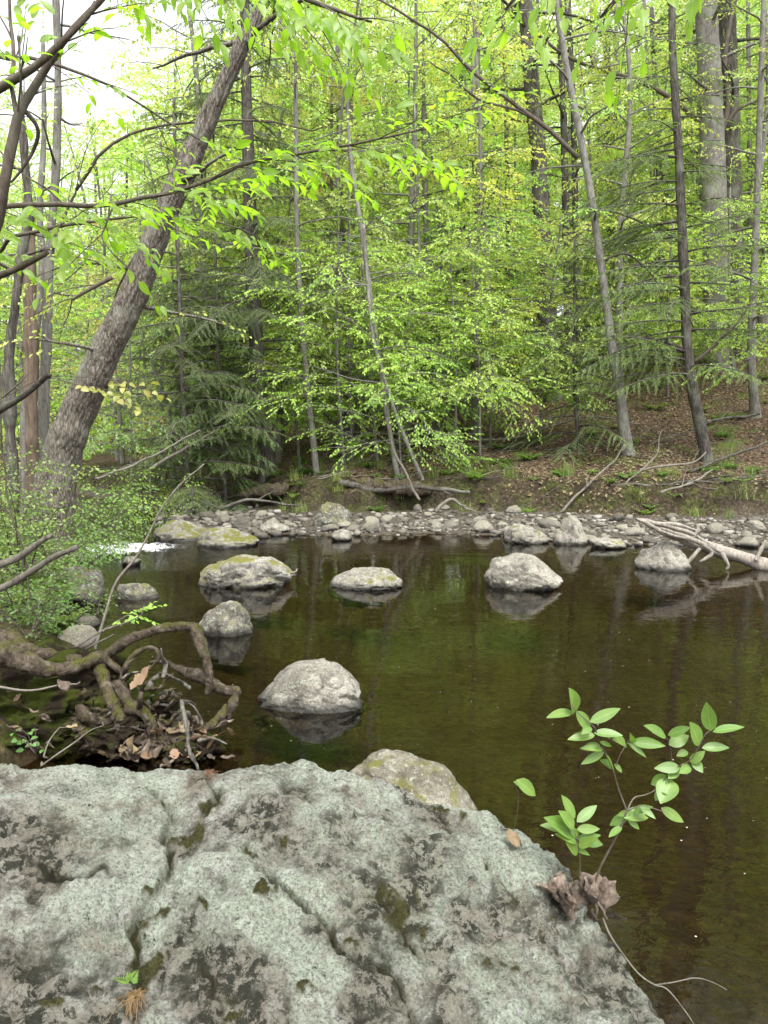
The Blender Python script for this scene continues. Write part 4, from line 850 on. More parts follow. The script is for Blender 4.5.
def ring(n, protos, y0, y1, dmin, sc, label, group, keep=lambda px, y: True, spread=.62):
    k = t = 0
    while k < n and t < 4000:
        t += 1; y = rng.uniform(y0, y1); x = rng.uniform(-spread, spread) * y; px = 384 + x * F / y
        if not keep(px, y) or not wood_ok(x, y, dmin): continue
        put(protos, x, y, sc, label, group); k += 1
right = lambda px, y: px > 235 - max(0, (y - 30)) * 1.0
ring(22, PR[2:4], 20.5, 27, 1.6, .8, 'light leafy young tree standing on the wooded far slope', 'young trees of the far slope', lambda px, y: 200 < px < 500 or 585 < px < 650)
ring(14, PR, 25, 34, 2.2, .95, 'leafy tree in the near rows of the woods behind the slope', 'near rows of the background woods', right)
ring(28, PR, 34, 50, 2.5, 1.1, 'leafy tree in the middle rows of the woods behind the slope', 'middle rows of the background woods', right)
ring(44, PR, 50, 78, 2.6, 1.3, 'leafy tree in the farthest rows of the woods', 'farthest rows of the background woods', right, .6)
ring(7, PH, 27, 45, 3, 1.0, 'dark hemlock standing deep in the background woods', 'hemlocks of the background woods', lambda px, y: px > 250)
ring(26, PS, 21, 34, 1.3, 1.0, 'leafy understory sapling on the wooded slope', 'understory saplings of the slope', lambda px, y: px > 200 and not ((560 < px < 760 and y < 24) or 500 < px < 590 or (675 < px < 790 and y < 30)))
ring(30, PS, 17, 40, 1.2, 1.5, 'low leafy tree of the thin woods beyond the left bank', 'low trees beyond the left bank', lambda px, y: -60 < px < 190)
ring(26, PR, 34, 70, 2.2, 1.0, 'pale distant tree under the open sky at left', 'distant trees at left', lambda px, y: -40 < px < 200)
for o in PR + PH + PS:
    if o.name not in used:
        for ch in list(o.children): bpy.data.objects.remove(ch)
        bpy.data.objects.remove(o)
# ------------------------------------------------------------------ near trees outside the frame whose limbs reach in
def limb(wood, lv, rng, pts, r0, r1, sprays=(), leaf=.08, Ls=(.3, .5), dens=.9, seg=8, n=24, tw=.004, droop=.5, down=0.):
    P = np.array([np.asarray(p, float) if len(p) == 3 and isinstance(p, np.ndarray) else at(*p) for p in pts]); q, r = resample(P, np.linspace(r0, r1, len(P)), n)
    q[1:-1] += np.stack([fbm(q[1:-1] * 5, 2, 61), 0 * q[1:-1, 0], fbm(q[1:-1] * 5, 2, 62)], 1) * .018
    wood.add(*tube(q, r * (1 + .15 * fbm(q * 14, 2, 4)), seg))
    for k, f in enumerate(sprays):
        j = min(int(f * (n - 1)), n - 2); e = rotz(nrm_(q[j + 1] - q[j]), (1 if k % 2 else -1) * rng.uniform(.4, 1.1)); e[2] += rng.uniform(-.35, .1) - down
        spray(rng, lv, wood, q[j], nrm_(e), rng.uniform(*Ls), leaf, dens, droop * .5, tw, side=.5, tilt=.3, dz=(-.1, .22))
    return q
rng = np.random.default_rng(42)
wood = Geo(); lv = Leaves(); tb = np.array([-2.75, 3.3, 0]); tb[2] = gz(tb[0], tb[1])
trunkP = np.array([tb + [0, 0, -.2], tb + [.05, 0, 1.2], tb + [.02, -.02, 2.6], tb + [-.05, .02, 4.2], tb + [.1, 0, 6.0]])
wood.add(*rough_tube(trunkP, [.13, .11, .09, .07, .03], 20, .05, .01, 5, .006, 3, .3))
limb(wood, lv, rng, [trunkP[1] + [0, 0, .3], (-60, 300, 3.1), (-12, 250, 3.05), (6, 190, 3.0), (15, 140, 3.0), (20, 117, 3.0), (34, 92, 3.0), (52, 62, 3.0), (75, 28, 3.0), (103, -4, 3.0), (130, -40, 3.0)], .025, .009, (.72, .8, .86, .92, .97), .06, (.2, .34), .8, 10, 40)
limb(wood, lv, rng, [trunkP[2], (-40, 112, 3.1), (0, 89, 3.0), (22, 76, 2.95), (45, 60, 2.95), (70, 35, 2.95), (96, 2, 2.95)], .022, .008, (.55, .65, .8, .9), .06, (.18, .3), .7, 8, 30)
limb(wood, lv, rng, [(18, 117, 3.0), (14, 85, 3.0), (16, 55, 3.02), (10, 20, 3.05), (6, -20, 3.05)], .010, .005, (.4, .6, .8, .95), .06, (.2, .3), .8)
limb(wood, lv, rng, [(22, 108, 3.0), (38, 130, 3.05), (34, 150, 3.1), (24, 165, 3.1), (10, 182, 3.1)], .009, .004, (), .06)
limb(wood, lv, rng, [trunkP[1] + [0, 0, .9], (-40, 215, 3.5), (5, 207, 3.4), (50, 205, 3.4), (100, 203, 3.4), (150, 197, 3.42), (190, 188, 3.45), (235, 170, 3.5), (290, 154, 3.5), (335, 147, 3.5), (385, 138, 3.5), (430, 128, 3.55)], .014, .004,
     (.18, .24, .3, .36, .42, .47, .52, .56, .6, .64, .68, .72, .76, .8, .84, .88, .92, .95, .98), .066, (.25, .46), 1.7, 8, 50, .003, .45)
limb(wood, lv, rng, [trunkP[2] + [0, 0, .1], (-40, 250, 3.9), (20, 236, 3.8), (80, 222, 3.8), (140, 214, 3.85), (200, 220, 3.9), (250, 232, 3.95)], .012, .003, (.3, .38, .45, .5, .55, .6, .65, .7, .75, .8, .85, .9, .95, .99), .055, (.25, .45), 1.2, 7, 40, .003, .4)
limb(wood, lv, rng, [trunkP[3] - [0, 0, .3], (-40, 30, 3.9), (30, 60, 3.8), (90, 75, 3.8), (150, 110, 3.85), (200, 140, 3.9)], .012, .003, (.35, .5, .6, .7, .8, .9, .97), .055, (.2, .4), 1.0, 7, 40, .003, .4)
limb(wood, lv, rng, [trunkP[1] + [0, 0, .6], (-30, 285, 3.6), (0, 275, 3.5), (25, 264, 3.5), (48, 252, 3.5)], .02, .012, (), .06)
limb(wood, lv, rng, [(60, 204, 3.4), (45, 190, 3.4), (30, 180, 3.42), (10, 160, 3.45)], .005, .002, (.5, .9), .07, (.2, .35), .7)
limb(wood, lv, rng, [(112, 203, 3.4), (104, 225, 3.35), (102, 240, 3.3), (118, 262, 3.25)], .004, .002, (.5, .9), .07, (.2, .3), .7)
limb(wood, lv, rng, [trunkP[3] - [0, 0, .4], (-40, -150, 3.3), (120, -75, 3.3), (210, -40, 3.2), (280, -10, 3.1), (330, 8, 3.1), (372, 22, 3.1)], .03, .004, (.46, .5, .53, .56, .58, .6, .62, .64, .66, .68, .7, .72, .74, .76, .78, .8, .82, .84, .86, .88, .9, .92, .94, .96, .99), .066, (.22, .42), 1.2, 8, 44, .0035, .4, .08)
tree_obj('streamside_tree', 'near tree at left edge whose dark forked branches cross the pale sky', 'tree', tb, wood, lv, MAT['twig'], MAT['near'], None, .25, True)
wood = Geo(); lv = Leaves(); tb = np.array([3.6, 2.2, 0]); tb = np.array([2.9, -1.2, gz(2.9, -1.2)])
tb = np.array([1.6, .2, 0.]); tb[2] = gz(1.6, .2) if sdist([1.6], [.2])[0] > 0 else 0.
tb = np.array([-.9, -2.2, gz(-.9, -2.2)])
trunkP = np.array([tb + [0, 0, -.2], tb + [0, .05, 1.5], tb + [.05, .1, 3.2], tb + [.0, .2, 5.0], tb + [.1, .1, 7.0]])
wood.add(*rough_tube(trunkP, [.12, .1, .085, .06, .03], 18, .06, .01, 6, .006, 3, .3))
limb(wood, lv, rng, [trunkP[2], np.array([.1, .6, 3.9]), (560, -90, 2.9), (545, -40, 3.0), (522, -8, 3.05), (505, 10, 3.1)], .03, .005, (.56, .62, .66, .7, .74, .78, .82, .85, .88, .9, .93, .95, .97, .99), .075, (.2, .34), 1.0, 8, 40, .003, .5, .25)
limb(wood, lv, rng, [trunkP[2] + [0, 0, .3], np.array([.3, .8, 3.9]), (660, -80, 2.9), (640, -30, 3.0), (615, 0, 3.05), (600, 18, 3.1)], .028, .005, (.55, .58, .62, .66, .7, .74, .78, .82, .84, .88, .9, .92, .94, .96, .98, .99), .075, (.2, .34), 1.0, 8, 40, .003, .5, .2)
limb(wood, lv, rng, [trunkP[2] + [0, 0, .5], np.array([.6, .9, 3.9]), (720, -70, 3.0), (690, -20, 3.05), (668, 5, 3.1)], .024, .004, (.66, .72, .78, .84, .9, .96), .09, (.18, .3), .9, 8, 40, .003, .6, .4)
tree_obj('streamside_tree', 'tree overhead whose bright backlit leaves hang in at top right', 'tree', tb, wood, lv, MAT['twig'], MAT['near'], None, .25, True)

# yellow new maple leaves hanging in front of the leaning trunk
wood = Geo(); lv = Leaves(); rng = np.random.default_rng(8); b = at(-25, 470, 5.2); b[2] = gz(b[0], b[1])
P = np.array([b + [0, 0, -.1], at(-15, 420, 5.2), at(8, 395, 5.2), at(30, 372, 5.2)]); wood.add(*tube(*resample(P, [.012, .009, .007, .004], 16), 6))
q = limb(wood, lv, rng, [(8, 395, 5.2), (45, 378, 5.2), (85, 385, 5.2), (118, 392, 5.25)], .004, .002, (.7, .85, .99), .06, (.1, .2), .8)
limb(wood, lv, rng, [(45, 378, 5.2), (70, 375, 5.2), (100, 378, 5.15), (130, 384, 5.15)], .003, .002, (.8, .99), .06, (.1, .18), .8)
tree_obj('maple_sapling', 'thin maple twig with yellowish new leaves in front of the leaning trunk', 'sapling', b, wood, lv, MAT['twig'], MAT['yellow'], None, .4, True)

# ------------------------------------------------------------------ left bank plants
def shrub(seed, name, label, b, h, w, nst, leaf, leafm, group=None, dens=.72, lean=(0, 0)):
    rng = np.random.default_rng(seed); wood = Geo(); lv = Leaves(); b = np.asarray(b, float)
    for k in range(nst):
        a = rng.uniform(0, 6.28); d = np.array([math.cos(a) * w / h * .8 + lean[0], math.sin(a) * w / h * .8 + lean[1], 1.0]); L = h * rng.uniform(.6, 1.15)
        P = walk(rng, b + np.array([rng.normal(0, w * .18), rng.normal(0, w * .18), -.05]), d, L, 8, .25, .14); wood.add(*tube(P, np.linspace(.004 + h * .004, .0015, 9), 5))
        for q in range(2, 9):
            for s in (-1, 1):
                e = rotz(nrm_(P[q] - P[q - 1]), s * rng.uniform(.5, 1.4)); e[2] = rng.uniform(-.1, .4)
                e[:2] += rng.normal(0, .4, 2); spray(rng, lv, wood, P[q], nrm_(e), L * rng.uniform(.18, .32), leaf, dens, .4, .0025, twigs=False)
    return tree_obj(name, label, 'shrub', b, wood, lv, MAT['twig'], leafm, group, .34, False, 'stems')
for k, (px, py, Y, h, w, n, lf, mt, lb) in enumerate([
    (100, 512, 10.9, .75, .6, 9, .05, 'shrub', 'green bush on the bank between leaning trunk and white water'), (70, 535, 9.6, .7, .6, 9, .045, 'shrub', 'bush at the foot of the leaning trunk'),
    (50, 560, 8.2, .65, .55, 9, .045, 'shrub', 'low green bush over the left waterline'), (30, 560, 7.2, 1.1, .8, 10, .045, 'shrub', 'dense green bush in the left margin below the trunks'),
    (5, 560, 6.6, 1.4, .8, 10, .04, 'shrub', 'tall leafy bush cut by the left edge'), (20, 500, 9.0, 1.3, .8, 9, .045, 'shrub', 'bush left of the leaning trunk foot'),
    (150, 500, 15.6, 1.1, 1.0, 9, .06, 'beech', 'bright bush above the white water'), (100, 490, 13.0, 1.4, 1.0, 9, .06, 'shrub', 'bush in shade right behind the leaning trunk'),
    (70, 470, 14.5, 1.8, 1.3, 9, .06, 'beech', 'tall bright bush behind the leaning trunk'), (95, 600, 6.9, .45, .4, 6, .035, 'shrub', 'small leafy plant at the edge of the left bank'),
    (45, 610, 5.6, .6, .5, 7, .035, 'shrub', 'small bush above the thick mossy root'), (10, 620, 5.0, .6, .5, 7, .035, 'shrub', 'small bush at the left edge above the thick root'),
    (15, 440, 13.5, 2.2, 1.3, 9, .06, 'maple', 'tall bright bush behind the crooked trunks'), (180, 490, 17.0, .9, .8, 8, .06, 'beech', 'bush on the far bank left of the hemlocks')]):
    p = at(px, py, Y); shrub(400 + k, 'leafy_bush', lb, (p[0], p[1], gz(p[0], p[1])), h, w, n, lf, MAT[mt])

# low plants and grass on the far bank
def grass_tuft(seed, n=60, h=.28, r=.12):
    rng = np.random.default_rng(seed); V = []; Q = []
    for k in range(n):
        a = rng.uniform(0, 6.28); b = np.array([rng.normal(0, r * .5), rng.normal(0, r * .5), -.02]); d = np.array([math.cos(a), math.sin(a), 0]); w = np.array([-d[1], d[0], 0]) * .004; L = h * rng.uniform(.5, 1.2); o = rng.uniform(.2, .9)
        for t in (0, .4, .75, 1):
            c = b + d * L * o * t * t + UP * L * (t - .35 * o * t * t); V += [c - w * (1 - t * .9), c + w * (1 - t * .9)]
        i0 = k * 8; Q += [[i0 + 2 * j, i0 + 2 * j + 1, i0 + 2 * j + 3, i0 + 2 * j + 2] for j in range(3)]
    return make_mesh('grass_tuft', np.array(V), np.array(Q), mats=[MAT['grass']])
GT = [grass_tuft(500 + k) for k in range(3)]; rng = np.random.default_rng(12)
def low_plant(seed):
    rng = np.random.default_rng(seed); lv = Leaves()
    for k in range(16):
        a = rng.uniform(0, 6.28); n = 9; u = (np.arange(n) + 1) / n; L = rng.uniform(.2, .42); e = np.array([math.cos(a), math.sin(a), 0])
        pos = e * (u * L)[:, None] + UP * (L * .8 * (u - .55 * u * u))[:, None]
        for s in (-1, 1): lv.add(pos, nrm_(rotz(e, s * 1.1)[None] + rng.normal(0, .12, (n, 3))), UP + rng.normal(0, .25, (n, 3)), L * .3 * (1.05 - u))
    V, Q = lv.quads(.2); return make_mesh('fern', V, Q, mats=[MAT['shrub']])
FN = [low_plant(520 + k) for k in range(3)]
def scatter(n, meshes, name, cat, label, group, region, smin, smax, ok=lambda x, y, s: True):
    k = t = 0
    while k < n and t < 5000:
        t += 1; px = rng.uniform(*region[0]); py = rng.uniform(*region[1]); Y = rng.uniform(*region[2]); x = (px - 384) * Y / F; y = Y
        s = float(sdist([x], [y])[0])
        if s < .1 or not ok(x, y, s): continue
        mesh_ = meshes[rng.integers(len(meshes))]; o = link(name, None if name == 'fern' else mesh_, None, (x, y, gz(x, y)))
        if name == 'fern': link('fronds', mesh_, o)
        q = rng.uniform(smin, smax); o.scale = (q, q, q); o.rotation_euler = (0, 0, rng.uniform(0, 6.28)); setp(o, label, cat, group); k += 1
scatter(26, GT, 'grass_tuft', 'grass tuft', 'green grass tuft along the foot of the far bank', 'grass tufts of the far bank', ((430, 768), (0, 1), (14.5, 17.5)), .8, 1.5, lambda x, y, s: s > 2.5)
scatter(14, GT, 'grass_tuft', 'grass tuft', 'green grass tuft on the bank behind the cobbles left of centre', 'grass tufts of the middle bank', ((200, 400), (0, 1), (15, 18)), .8, 1.4, lambda x, y, s: s > 2.2)
scatter(34, FN, 'fern', 'fern', 'small fern on the shady left bank', 'ferns of the left bank', ((0, 130), (0, 1), (5.0, 12)), .7, 1.3, lambda x, y, s: s < 3)
scatter(34, FN, 'fern', 'fern', 'small fern on the wooded far slope', 'ferns of the far slope', ((180, 768), (0, 1), (16.2, 24)), .8, 1.5, lambda x, y, s: s > 3)

scatter(46, FN, 'fern', 'fern', 'low green fern on the dark lip of the far bank', 'ferns along the lip of the far bank', ((230, 768), (0, 1), (15.2, 18.5)), .5, 1.1, lambda x, y, s: 2.6 < s < 5.2)
# leaf litter on the slope (nobody could count it)
rng = np.random.default_rng(19); N_ = 60000
x = rng.uniform(-9, 14, N_); y = rng.uniform(15, 30, N_); s = sdist(x, y); k = (s > 3.2) & (far_side(x, y) > .9) & (fbm(np.stack([x, y, 0 * x], 1) * .9, 3, 66) + rng.uniform(-.35, .35, N_) > -.08); x, y = x[k], y[k]
e = .05; z = ground(x, y); zx = (ground(x + e, y) - z) / e; zy = (ground(x, y + e) - z) / e; n = len(x)
N3 = nrm_(np.stack([-zx, -zy, np.ones(n)], 1) + rng.normal(0, .35, (n, 3))); a = rng.uniform(0, 6.28, n); D = np.stack([np.cos(a), np.sin(a), 0 * a], 1); D = nrm_(D - N3 * (D * N3).sum(1)[:, None])
lv = Leaves(); lv.add(np.stack([x, y, z + .012], 1), D, N3, rng.lognormal(-2.65, .3, n).clip(.035, .13)); V, Q = lv.quads(.32, .16)
setp(link('leaf_litter', make_mesh('leaf_litter', V, Q, mats=[MAT['dead']], smooth=False)), 'brown fallen leaves carpeting the far wooded slope', 'leaf litter', kind='stuff')

# fallen sticks on the right bank
def stick(pts, w, Y, mat, label, name='fallen_branch', group=None, twigs=2, seed=0, seg=7, ground_it=True, cat='branch'):
    rng = np.random.default_rng(seed); P = np.array([at(a[0], a[1], a[2] if len(a) > 2 else Y) for a in pts])
    if ground_it:
        for q in P: q[2] = max(q[2], gz(q[0], q[1]) + .01)
    q, r = resample(P, np.linspace(wpx(w, Y) / 2, wpx(w, Y) / 4, len(P)), 26); q[1:-1] += (np.stack([fbm(q * 3, 2, seed), fbm(q * 3, 2, seed + 1), fbm(q * 3, 2, seed + 2)], 1) * .05)[1:-1]
    gm = Geo(); gm.add(*tube(q, r * (1 + .2 * fbm(q * 12, 2, 3)), seg))
    for k in range(twigs):
        j = rng.integers(6, 24); e = nrm_(q[j] - q[j - 1]) + rng.normal(0, .55, 3); gm.add(*tube(walk(rng, q[j], e, rng.uniform(.2, .6) * Y / 17, 5, 0, .2), np.linspace(r[j] * .6, .002, 6), 5))
    c = q[0]; return setp(link(name, gm.mesh(name, mat, True, c), None, c), label, cat, group)
st = [([(452, 442, 20), (520, 436, 20), (580, 418, 20), (640, 424, 20)], 3, 'dead_wood', 'long thin fallen branch lying across the slope left of the birch'), ([(690, 432, 19.5), (720, 420, 19.5), (760, 414, 19.5)], 4, 'x', 'dark fallen branch on the slope right of the leaning hemlock'),
      ([(560, 520, 15.6), (590, 490, 15.8), (612, 462, 16), (625, 445, 16)], 3, 'dead_wood', 'bare dead stick propped against the foot of the birch'), ([(585, 516, 15.5), (630, 480, 15.8), (655, 455, 16), (662, 430, 16)], 2.4, 'dead_wood', 'pale dead stick slanting between the birch and the hemlock'),
      ([(660, 500, 15.5), (690, 488, 15.6), (712, 470, 15.8)], 3, 'dead_wood', 'short pale stick below the leaning hemlock'), ([(610, 508, 15.5), (650, 498, 15.6), (690, 492, 15.6), (740, 500, 15.6)], 3, 'x', 'dark stick lying along the bank edge at right'),
      ([(340, 498, 16), (372, 492, 16), (420, 488, 16), (470, 492, 16)], 7, 'x', 'dark log lying along the bank above the centre of the gravel bar'), ([(436, 512, 15.2), (450, 500, 15.3), (460, 505, 15.3), (472, 510, 15.2)], 4, 'deadwood', 'little knot of bleached driftwood at the foot of the bank'),
      ([(150, 470, 15.5), (185, 448, 15.8), (215, 432, 16), (245, 412, 16.2)], 4, 'deadwood', 'leaning pale dead pole right of the leaning trunk'), ([(95, 478, 13), (140, 462, 13.5), (200, 430, 14)], 3, 'deadwood', 'second dead pole slanting low behind the bushes'),
      ([(690, 472, 16.5), (730, 455, 17), (775, 440, 17)], 4, 'x', 'dark branch under the exposed roots at far right'), ([(420, 500, 15.6), (404, 470, 15.8), (392, 445, 16), (388, 420, 16)], 3, 'deadwood', 'grey dead stick standing at the edge of the centre bank'),
      ([(640, 470, 16.2), (690, 462, 16.3), (706, 452, 16.4)], 2.5, 'deadwood', 'thin stick across the slope between birch and hemlock'), ([(220, 508, 15.5), (250, 500, 15.6), (300, 506, 15.5)], 4, 'x', 'dark drift branch behind the left end of the gravel bar')]
for k, (p, w, mt, lb) in enumerate(st): stick(p, w, p[0][2], MAT['bark_dark'] if mt == 'x' else MAT['deadwood'], lb, seed=600 + k)
rng = np.random.default_rng(77)
for k in range(75):                          # brush along the bank at right
    px = rng.uniform(280, 768); Y = rng.uniform(15.3, 19.5) if k % 3 else rng.uniform(16, 22); x = (px - 384) * Y / F; z = gz(x, Y); a = rng.uniform(-.6, .9); L = rng.uniform(.5, 1.7); d = np.array([math.cos(a), .3 * rng.normal(), math.sin(a) * .6])
    P = walk(rng, (x, Y, z + .02), d, L, 8, .25, .16)
    for q in P: q[2] = max(q[2], gz(q[0], q[1]) + .01)
    gm = Geo(); gm.add(*tube(P, np.linspace(rng.uniform(.008, .02), .004, 9), 5)); gm.add(*tube(walk(rng, P[4], d + rng.normal(0, .5, 3), L * .4, 5, .1, .2), np.linspace(.007, .002, 6), 4))
    setp(link('fallen_stick', gm.mesh('fallen_stick', MAT['deadwood'] if k % 3 == 0 else MAT['bark_dark'], True, P[0]), None, P[0]), 'thin fallen stick among the brush of the far bank', 'stick', 'brush sticks of the far bank')

# driftwood log with its splintered end on the wedge rock
root = None
def spike(gm, pts, w, Y, seed, seg=10, n=20, amp=.012):
    P = np.array([at(a[0], a[1], a[2] if len(a) > 2 else Y) for a in pts]); q, r = resample(P, [wpx(x, Y) / 2 for x in w], n); V, Q = tube(q, r, seg); V[:n * seg] += fbm(V[:n * seg] * 9, 3, seed)[:, None] * amp; gm.add(V, Q)
b = at(668, 556, 9.7); root = empty('driftwood_log', (b[0], b[1], 0), 'bleached driftwood log with splintered end lying on rocks at right edge', 'driftwood')
gm = Geo(); spike(gm, [(640, 520, 9.5), (668, 534, 9.6), (700, 545, 9.75), (735, 556, 9.7), (768, 566, 9.6), (830, 588, 9.4)], [2, 7, 12, 13, 15, 18], 9.6, 1, 14, 50, .02); link('trunk', gm.mesh('trunk', MAT['drift'], True, (b[0], b[1], 0)), root)
for k, pp in enumerate([[(637, 519), (660, 524), (690, 533), (715, 548)], [(652, 524), (675, 524), (700, 531)], [(648, 526), (672, 535), (698, 541), (720, 552)], [(690, 541), (698, 530), (697, 524)], [(660, 528), (690, 538), (712, 552), (700, 562)], [(722, 553), (728, 565), (726, 570)], [(700, 548), (690, 560), (684, 566)], [(756, 560), (762, 548), (766, 540)]]):
    gm = Geo(); spike(gm, pp, [3, 5, 5, 3][:len(pp)] if len(pp) == 4 else [4, 4, 2], 9.55, 3 + k, 7, 14, .015); link('splinter' if k < 5 else 'branch_stub', gm.mesh('splinter', MAT['drift'], True, (b[0], b[1], 0)), root)

# the dead stick across the mossy boulder
stick([(240, 573, 8.7), (262, 572, 8.55), (285, 571, 8.6), (297, 569, 8.7)], 3, 8.6, MAT['deadwood'], 'bleached dead stick resting on the wide flat mossy boulder', 'dead_stick', None, 1, 5, ground_it=False)

# ------------------------------------------------------------------ roots and debris on the left bank
def gnarl(pts, w, Y, seed, mat, name='root', seg=14, amp=.012, n=None, org=(0, 0, 0), parent=None):
    P = np.array([at(a[0], a[1], a[2] if len(a) > 2 else Y) for a in pts]); q, r = resample(P, [wpx(x, Y) / 2 for x in w], n or 10 * len(P))
    q[1:-1] += (np.stack([fbm(q * 7, 3, seed), fbm(q * 7, 3, seed + 1), fbm(q * 7, 3, seed + 2)], 1) * .014)[1:-1]
    V, Q = tube(q, r, seg); m_ = len(q) * seg; C = np.repeat(q, seg, 0); d = V[:m_] - C; rr = np.repeat(r, seg)[:, None]
    V[:m_] = C + d * (1 + (fbm(V[:m_] * 12, 4, seed + 5) * .75 + fbm(V[:m_] * 45, 3, seed + 6) * .35)[:, None])
    o = link(name, make_mesh(name, V - np.asarray(org), Q, mats=[mat]), parent); return o
for k, (pts, w, lb) in enumerate([([(335, 492, 16.3), (365, 486, 16.2), (400, 487, 16.1), (432, 490, 16.1)], [13, 17, 15, 10], 'dark mossy root along the undercut bank left of centre'), ([(470, 492, 16.6), (505, 489, 16.5), (545, 494, 16.5), (580, 497, 16.4)], [10, 15, 16, 11], 'dark mossy root along the undercut bank right of centre'),
        ([(600, 505, 16.2), (640, 498, 16.2), (680, 502, 16.0), (720, 506, 15.8)], [9, 14, 13, 9], 'dark mossy root along the bank below the leaning hemlock'), ([(240, 496, 17), (270, 490, 17), (310, 494, 17)], [9, 14, 10], 'dark mossy root on the bank below the bare branched hemlock')]):
    c_ = at(*pts[0]); setp(gnarl(pts, w, pts[0][2], 980 + k * 3, MAT['root'], 'mossy_root', 12, org=c_), lb, 'root').location = Vector([float(v) for v in c_])
Yr = 4.2
# soil hump of the undercut bank under the roots
m = M('bank_moss'); c = m.coord(); a = m.noise(c, 40, 6, .7); b2 = m.noise(c, 4.5, 6, .7); a9 = m.noise(c, 150, 4, .7)
colm = m.mix(m.ramp(b2, [(.47, 0), (.56, 1)]), m.mix(a, (.012, .009, .006), (.07, .052, .034)), m.mix(a9, (.02, .03, .005), (.13, .16, .025))); m.principled(colm, .95, m.bump(m.math('ADD', a, a9), .03, 1), .1)
D, Qm = CS[70]; pc = at(25, 730, 4.1); Vm = D * np.array([.80, .45, .36]); Vm = Vm * (1 + .36 * fbm(D * 2.2, 4, 91) + .24 * fbm(D * 7, 4, 92) + .10 * fbm(D * 22, 3, 93))[:, None]
setp(link('mossy_bank', make_mesh('mossy_bank', Vm, Qm, mats=[m.m]), None, (pc[0] - .20, pc[1] + .12, .06)), kind='structure')
org = np.array([*atz(150, 740, .2)[:2], 0.1])
rt = empty('root_mass', org, 'tangle of gnarled weathered roots washed out of the left bank', 'roots')
G_ = lambda pts, w, Y, sd, mat=MAT['root'], **k: gnarl(pts, w, Y, sd, mat, org=org, parent=rt, **k)
G_([(102, 664, 4.3), (112, 650, 4.25), (128, 640, 4.2), (150, 632, 4.2), (172, 627, 4.2), (190, 626, 4.2), (197, 632, 4.2), (202, 650, 4.15), (207, 668, 4.15), (210, 686, 4.15), (208, 694, 4.15)], [9, 12, 11, 9, 9, 10, 12, 10, 9, 9, 6], 4.2, 701)
G_([(-60, 668, 3.8), (-20, 656, 3.8), (10, 656, 3.82), (35, 667, 3.85), (62, 668, 3.9), (85, 662, 4.0), (103, 660, 4.1), (122, 672, 4.1)], [28, 26, 22, 16, 13, 14, 14, 5], 3.95, 702)
G_([(-40, 622, 4.2), (0, 638, 4.2), (30, 652, 4.15), (62, 656, 4.15), (84, 660, 4.1)], [24, 22, 17, 11, 6], 4.5, 703)
G_([(240, 690, 4.3), (225, 690, 4.3), (205, 680, 4.3), (185, 672, 4.35), (165, 662, 4.4), (150, 662, 4.4)], [7, 10, 11, 9, 6, 4], 4.3, 704)
G_([(236, 688, 4.1), (234, 700, 4.1), (230, 716, 4.1), (222, 730, 4.1)], [8, 9, 7, 4], 4.1, 705)
G_([(228, 706, 4.1), (215, 722, 4.05), (200, 730, 4.05), (186, 730, 4.05)], [8, 9, 7, 4], 4.1, 706)
G_([(124, 682, 4.1), (126, 668, 4.1), (134, 655, 4.1), (146, 648, 4.1), (156, 650, 4.1), (158, 660, 4.1), (150, 668, 4.1), (138, 676, 4.05)], [6, 6, 6, 5, 5, 4, 4, 3], 4.1, 707)
G_([(100, 668, 4.1), (108, 690, 4.0), (116, 712, 3.95), (122, 734, 3.9), (118, 756, 3.9)], [14, 12, 15, 12, 9], 4.0, 708)
G_([(118, 684, 4.0), (130, 706, 3.95), (146, 716, 3.9), (152, 734, 3.9), (146, 752, 3.9)], [9, 13, 11, 10, 7], 3.95, 709)
G_([(86, 690, 4.0), (80, 700, 3.95), (88, 716, 3.9), (104, 722, 3.9), (116, 716, 3.9)], [9, 13, 14, 11, 6], 3.95, 710)
rng = np.random.default_rng(71)
for k in range(62):
    px = rng.normal(148, 36); py = rng.uniform(676, 764); px = min(max(px, 70), 225); Y = 4.05 - (py - 700) * .0035 + rng.normal(0, .1); a = rng.uniform(0, 6.28); L = rng.uniform(14, 44); p = [(px, py, Y)]
    for q in range(4): a += rng.normal(0, .28); p.append((p[-1][0] + L / 4 * math.cos(a), p[-1][1] + L / 4 * math.sin(a) * .8, Y + rng.normal(0, .06)))
    w = rng.uniform(1.5, 6); G_(p, [w, w * 1.1, w * .9, w * .7, w * .4], Y, 720 + k * 3, [MAT['root'], MAT['bark_dark'], MAT['root'], MAT['bark_dark'], MAT['deadwood'], MAT['root']][k % 6], seg=8, n=18)
# bark lumps and a mossy core under the tangle
D, Qm = CS[48]
for k, (px, py, Y, sx, sz) in enumerate([(120, 735, 4.0, .22, .14), (165, 748, 4.0, .22, .12), (195, 755, 3.9, .14, .08), (95, 720, 4.05, .16, .12), (140, 712, 4.15, .16, .10)]):
    p = at(px, py, Y); Vm = D * np.array([sx, .18, sz]); Vm = Vm * (1 + .5 * fbm(D * 3 + k * 7, 4, 95) + .25 * fbm(D * 11 + k, 3, 96))[:, None]
    link('stump_core', make_mesh('stump_core', Vm + p - org, Qm, mats=[MAT['root'] if k % 2 else m.m]), rt)

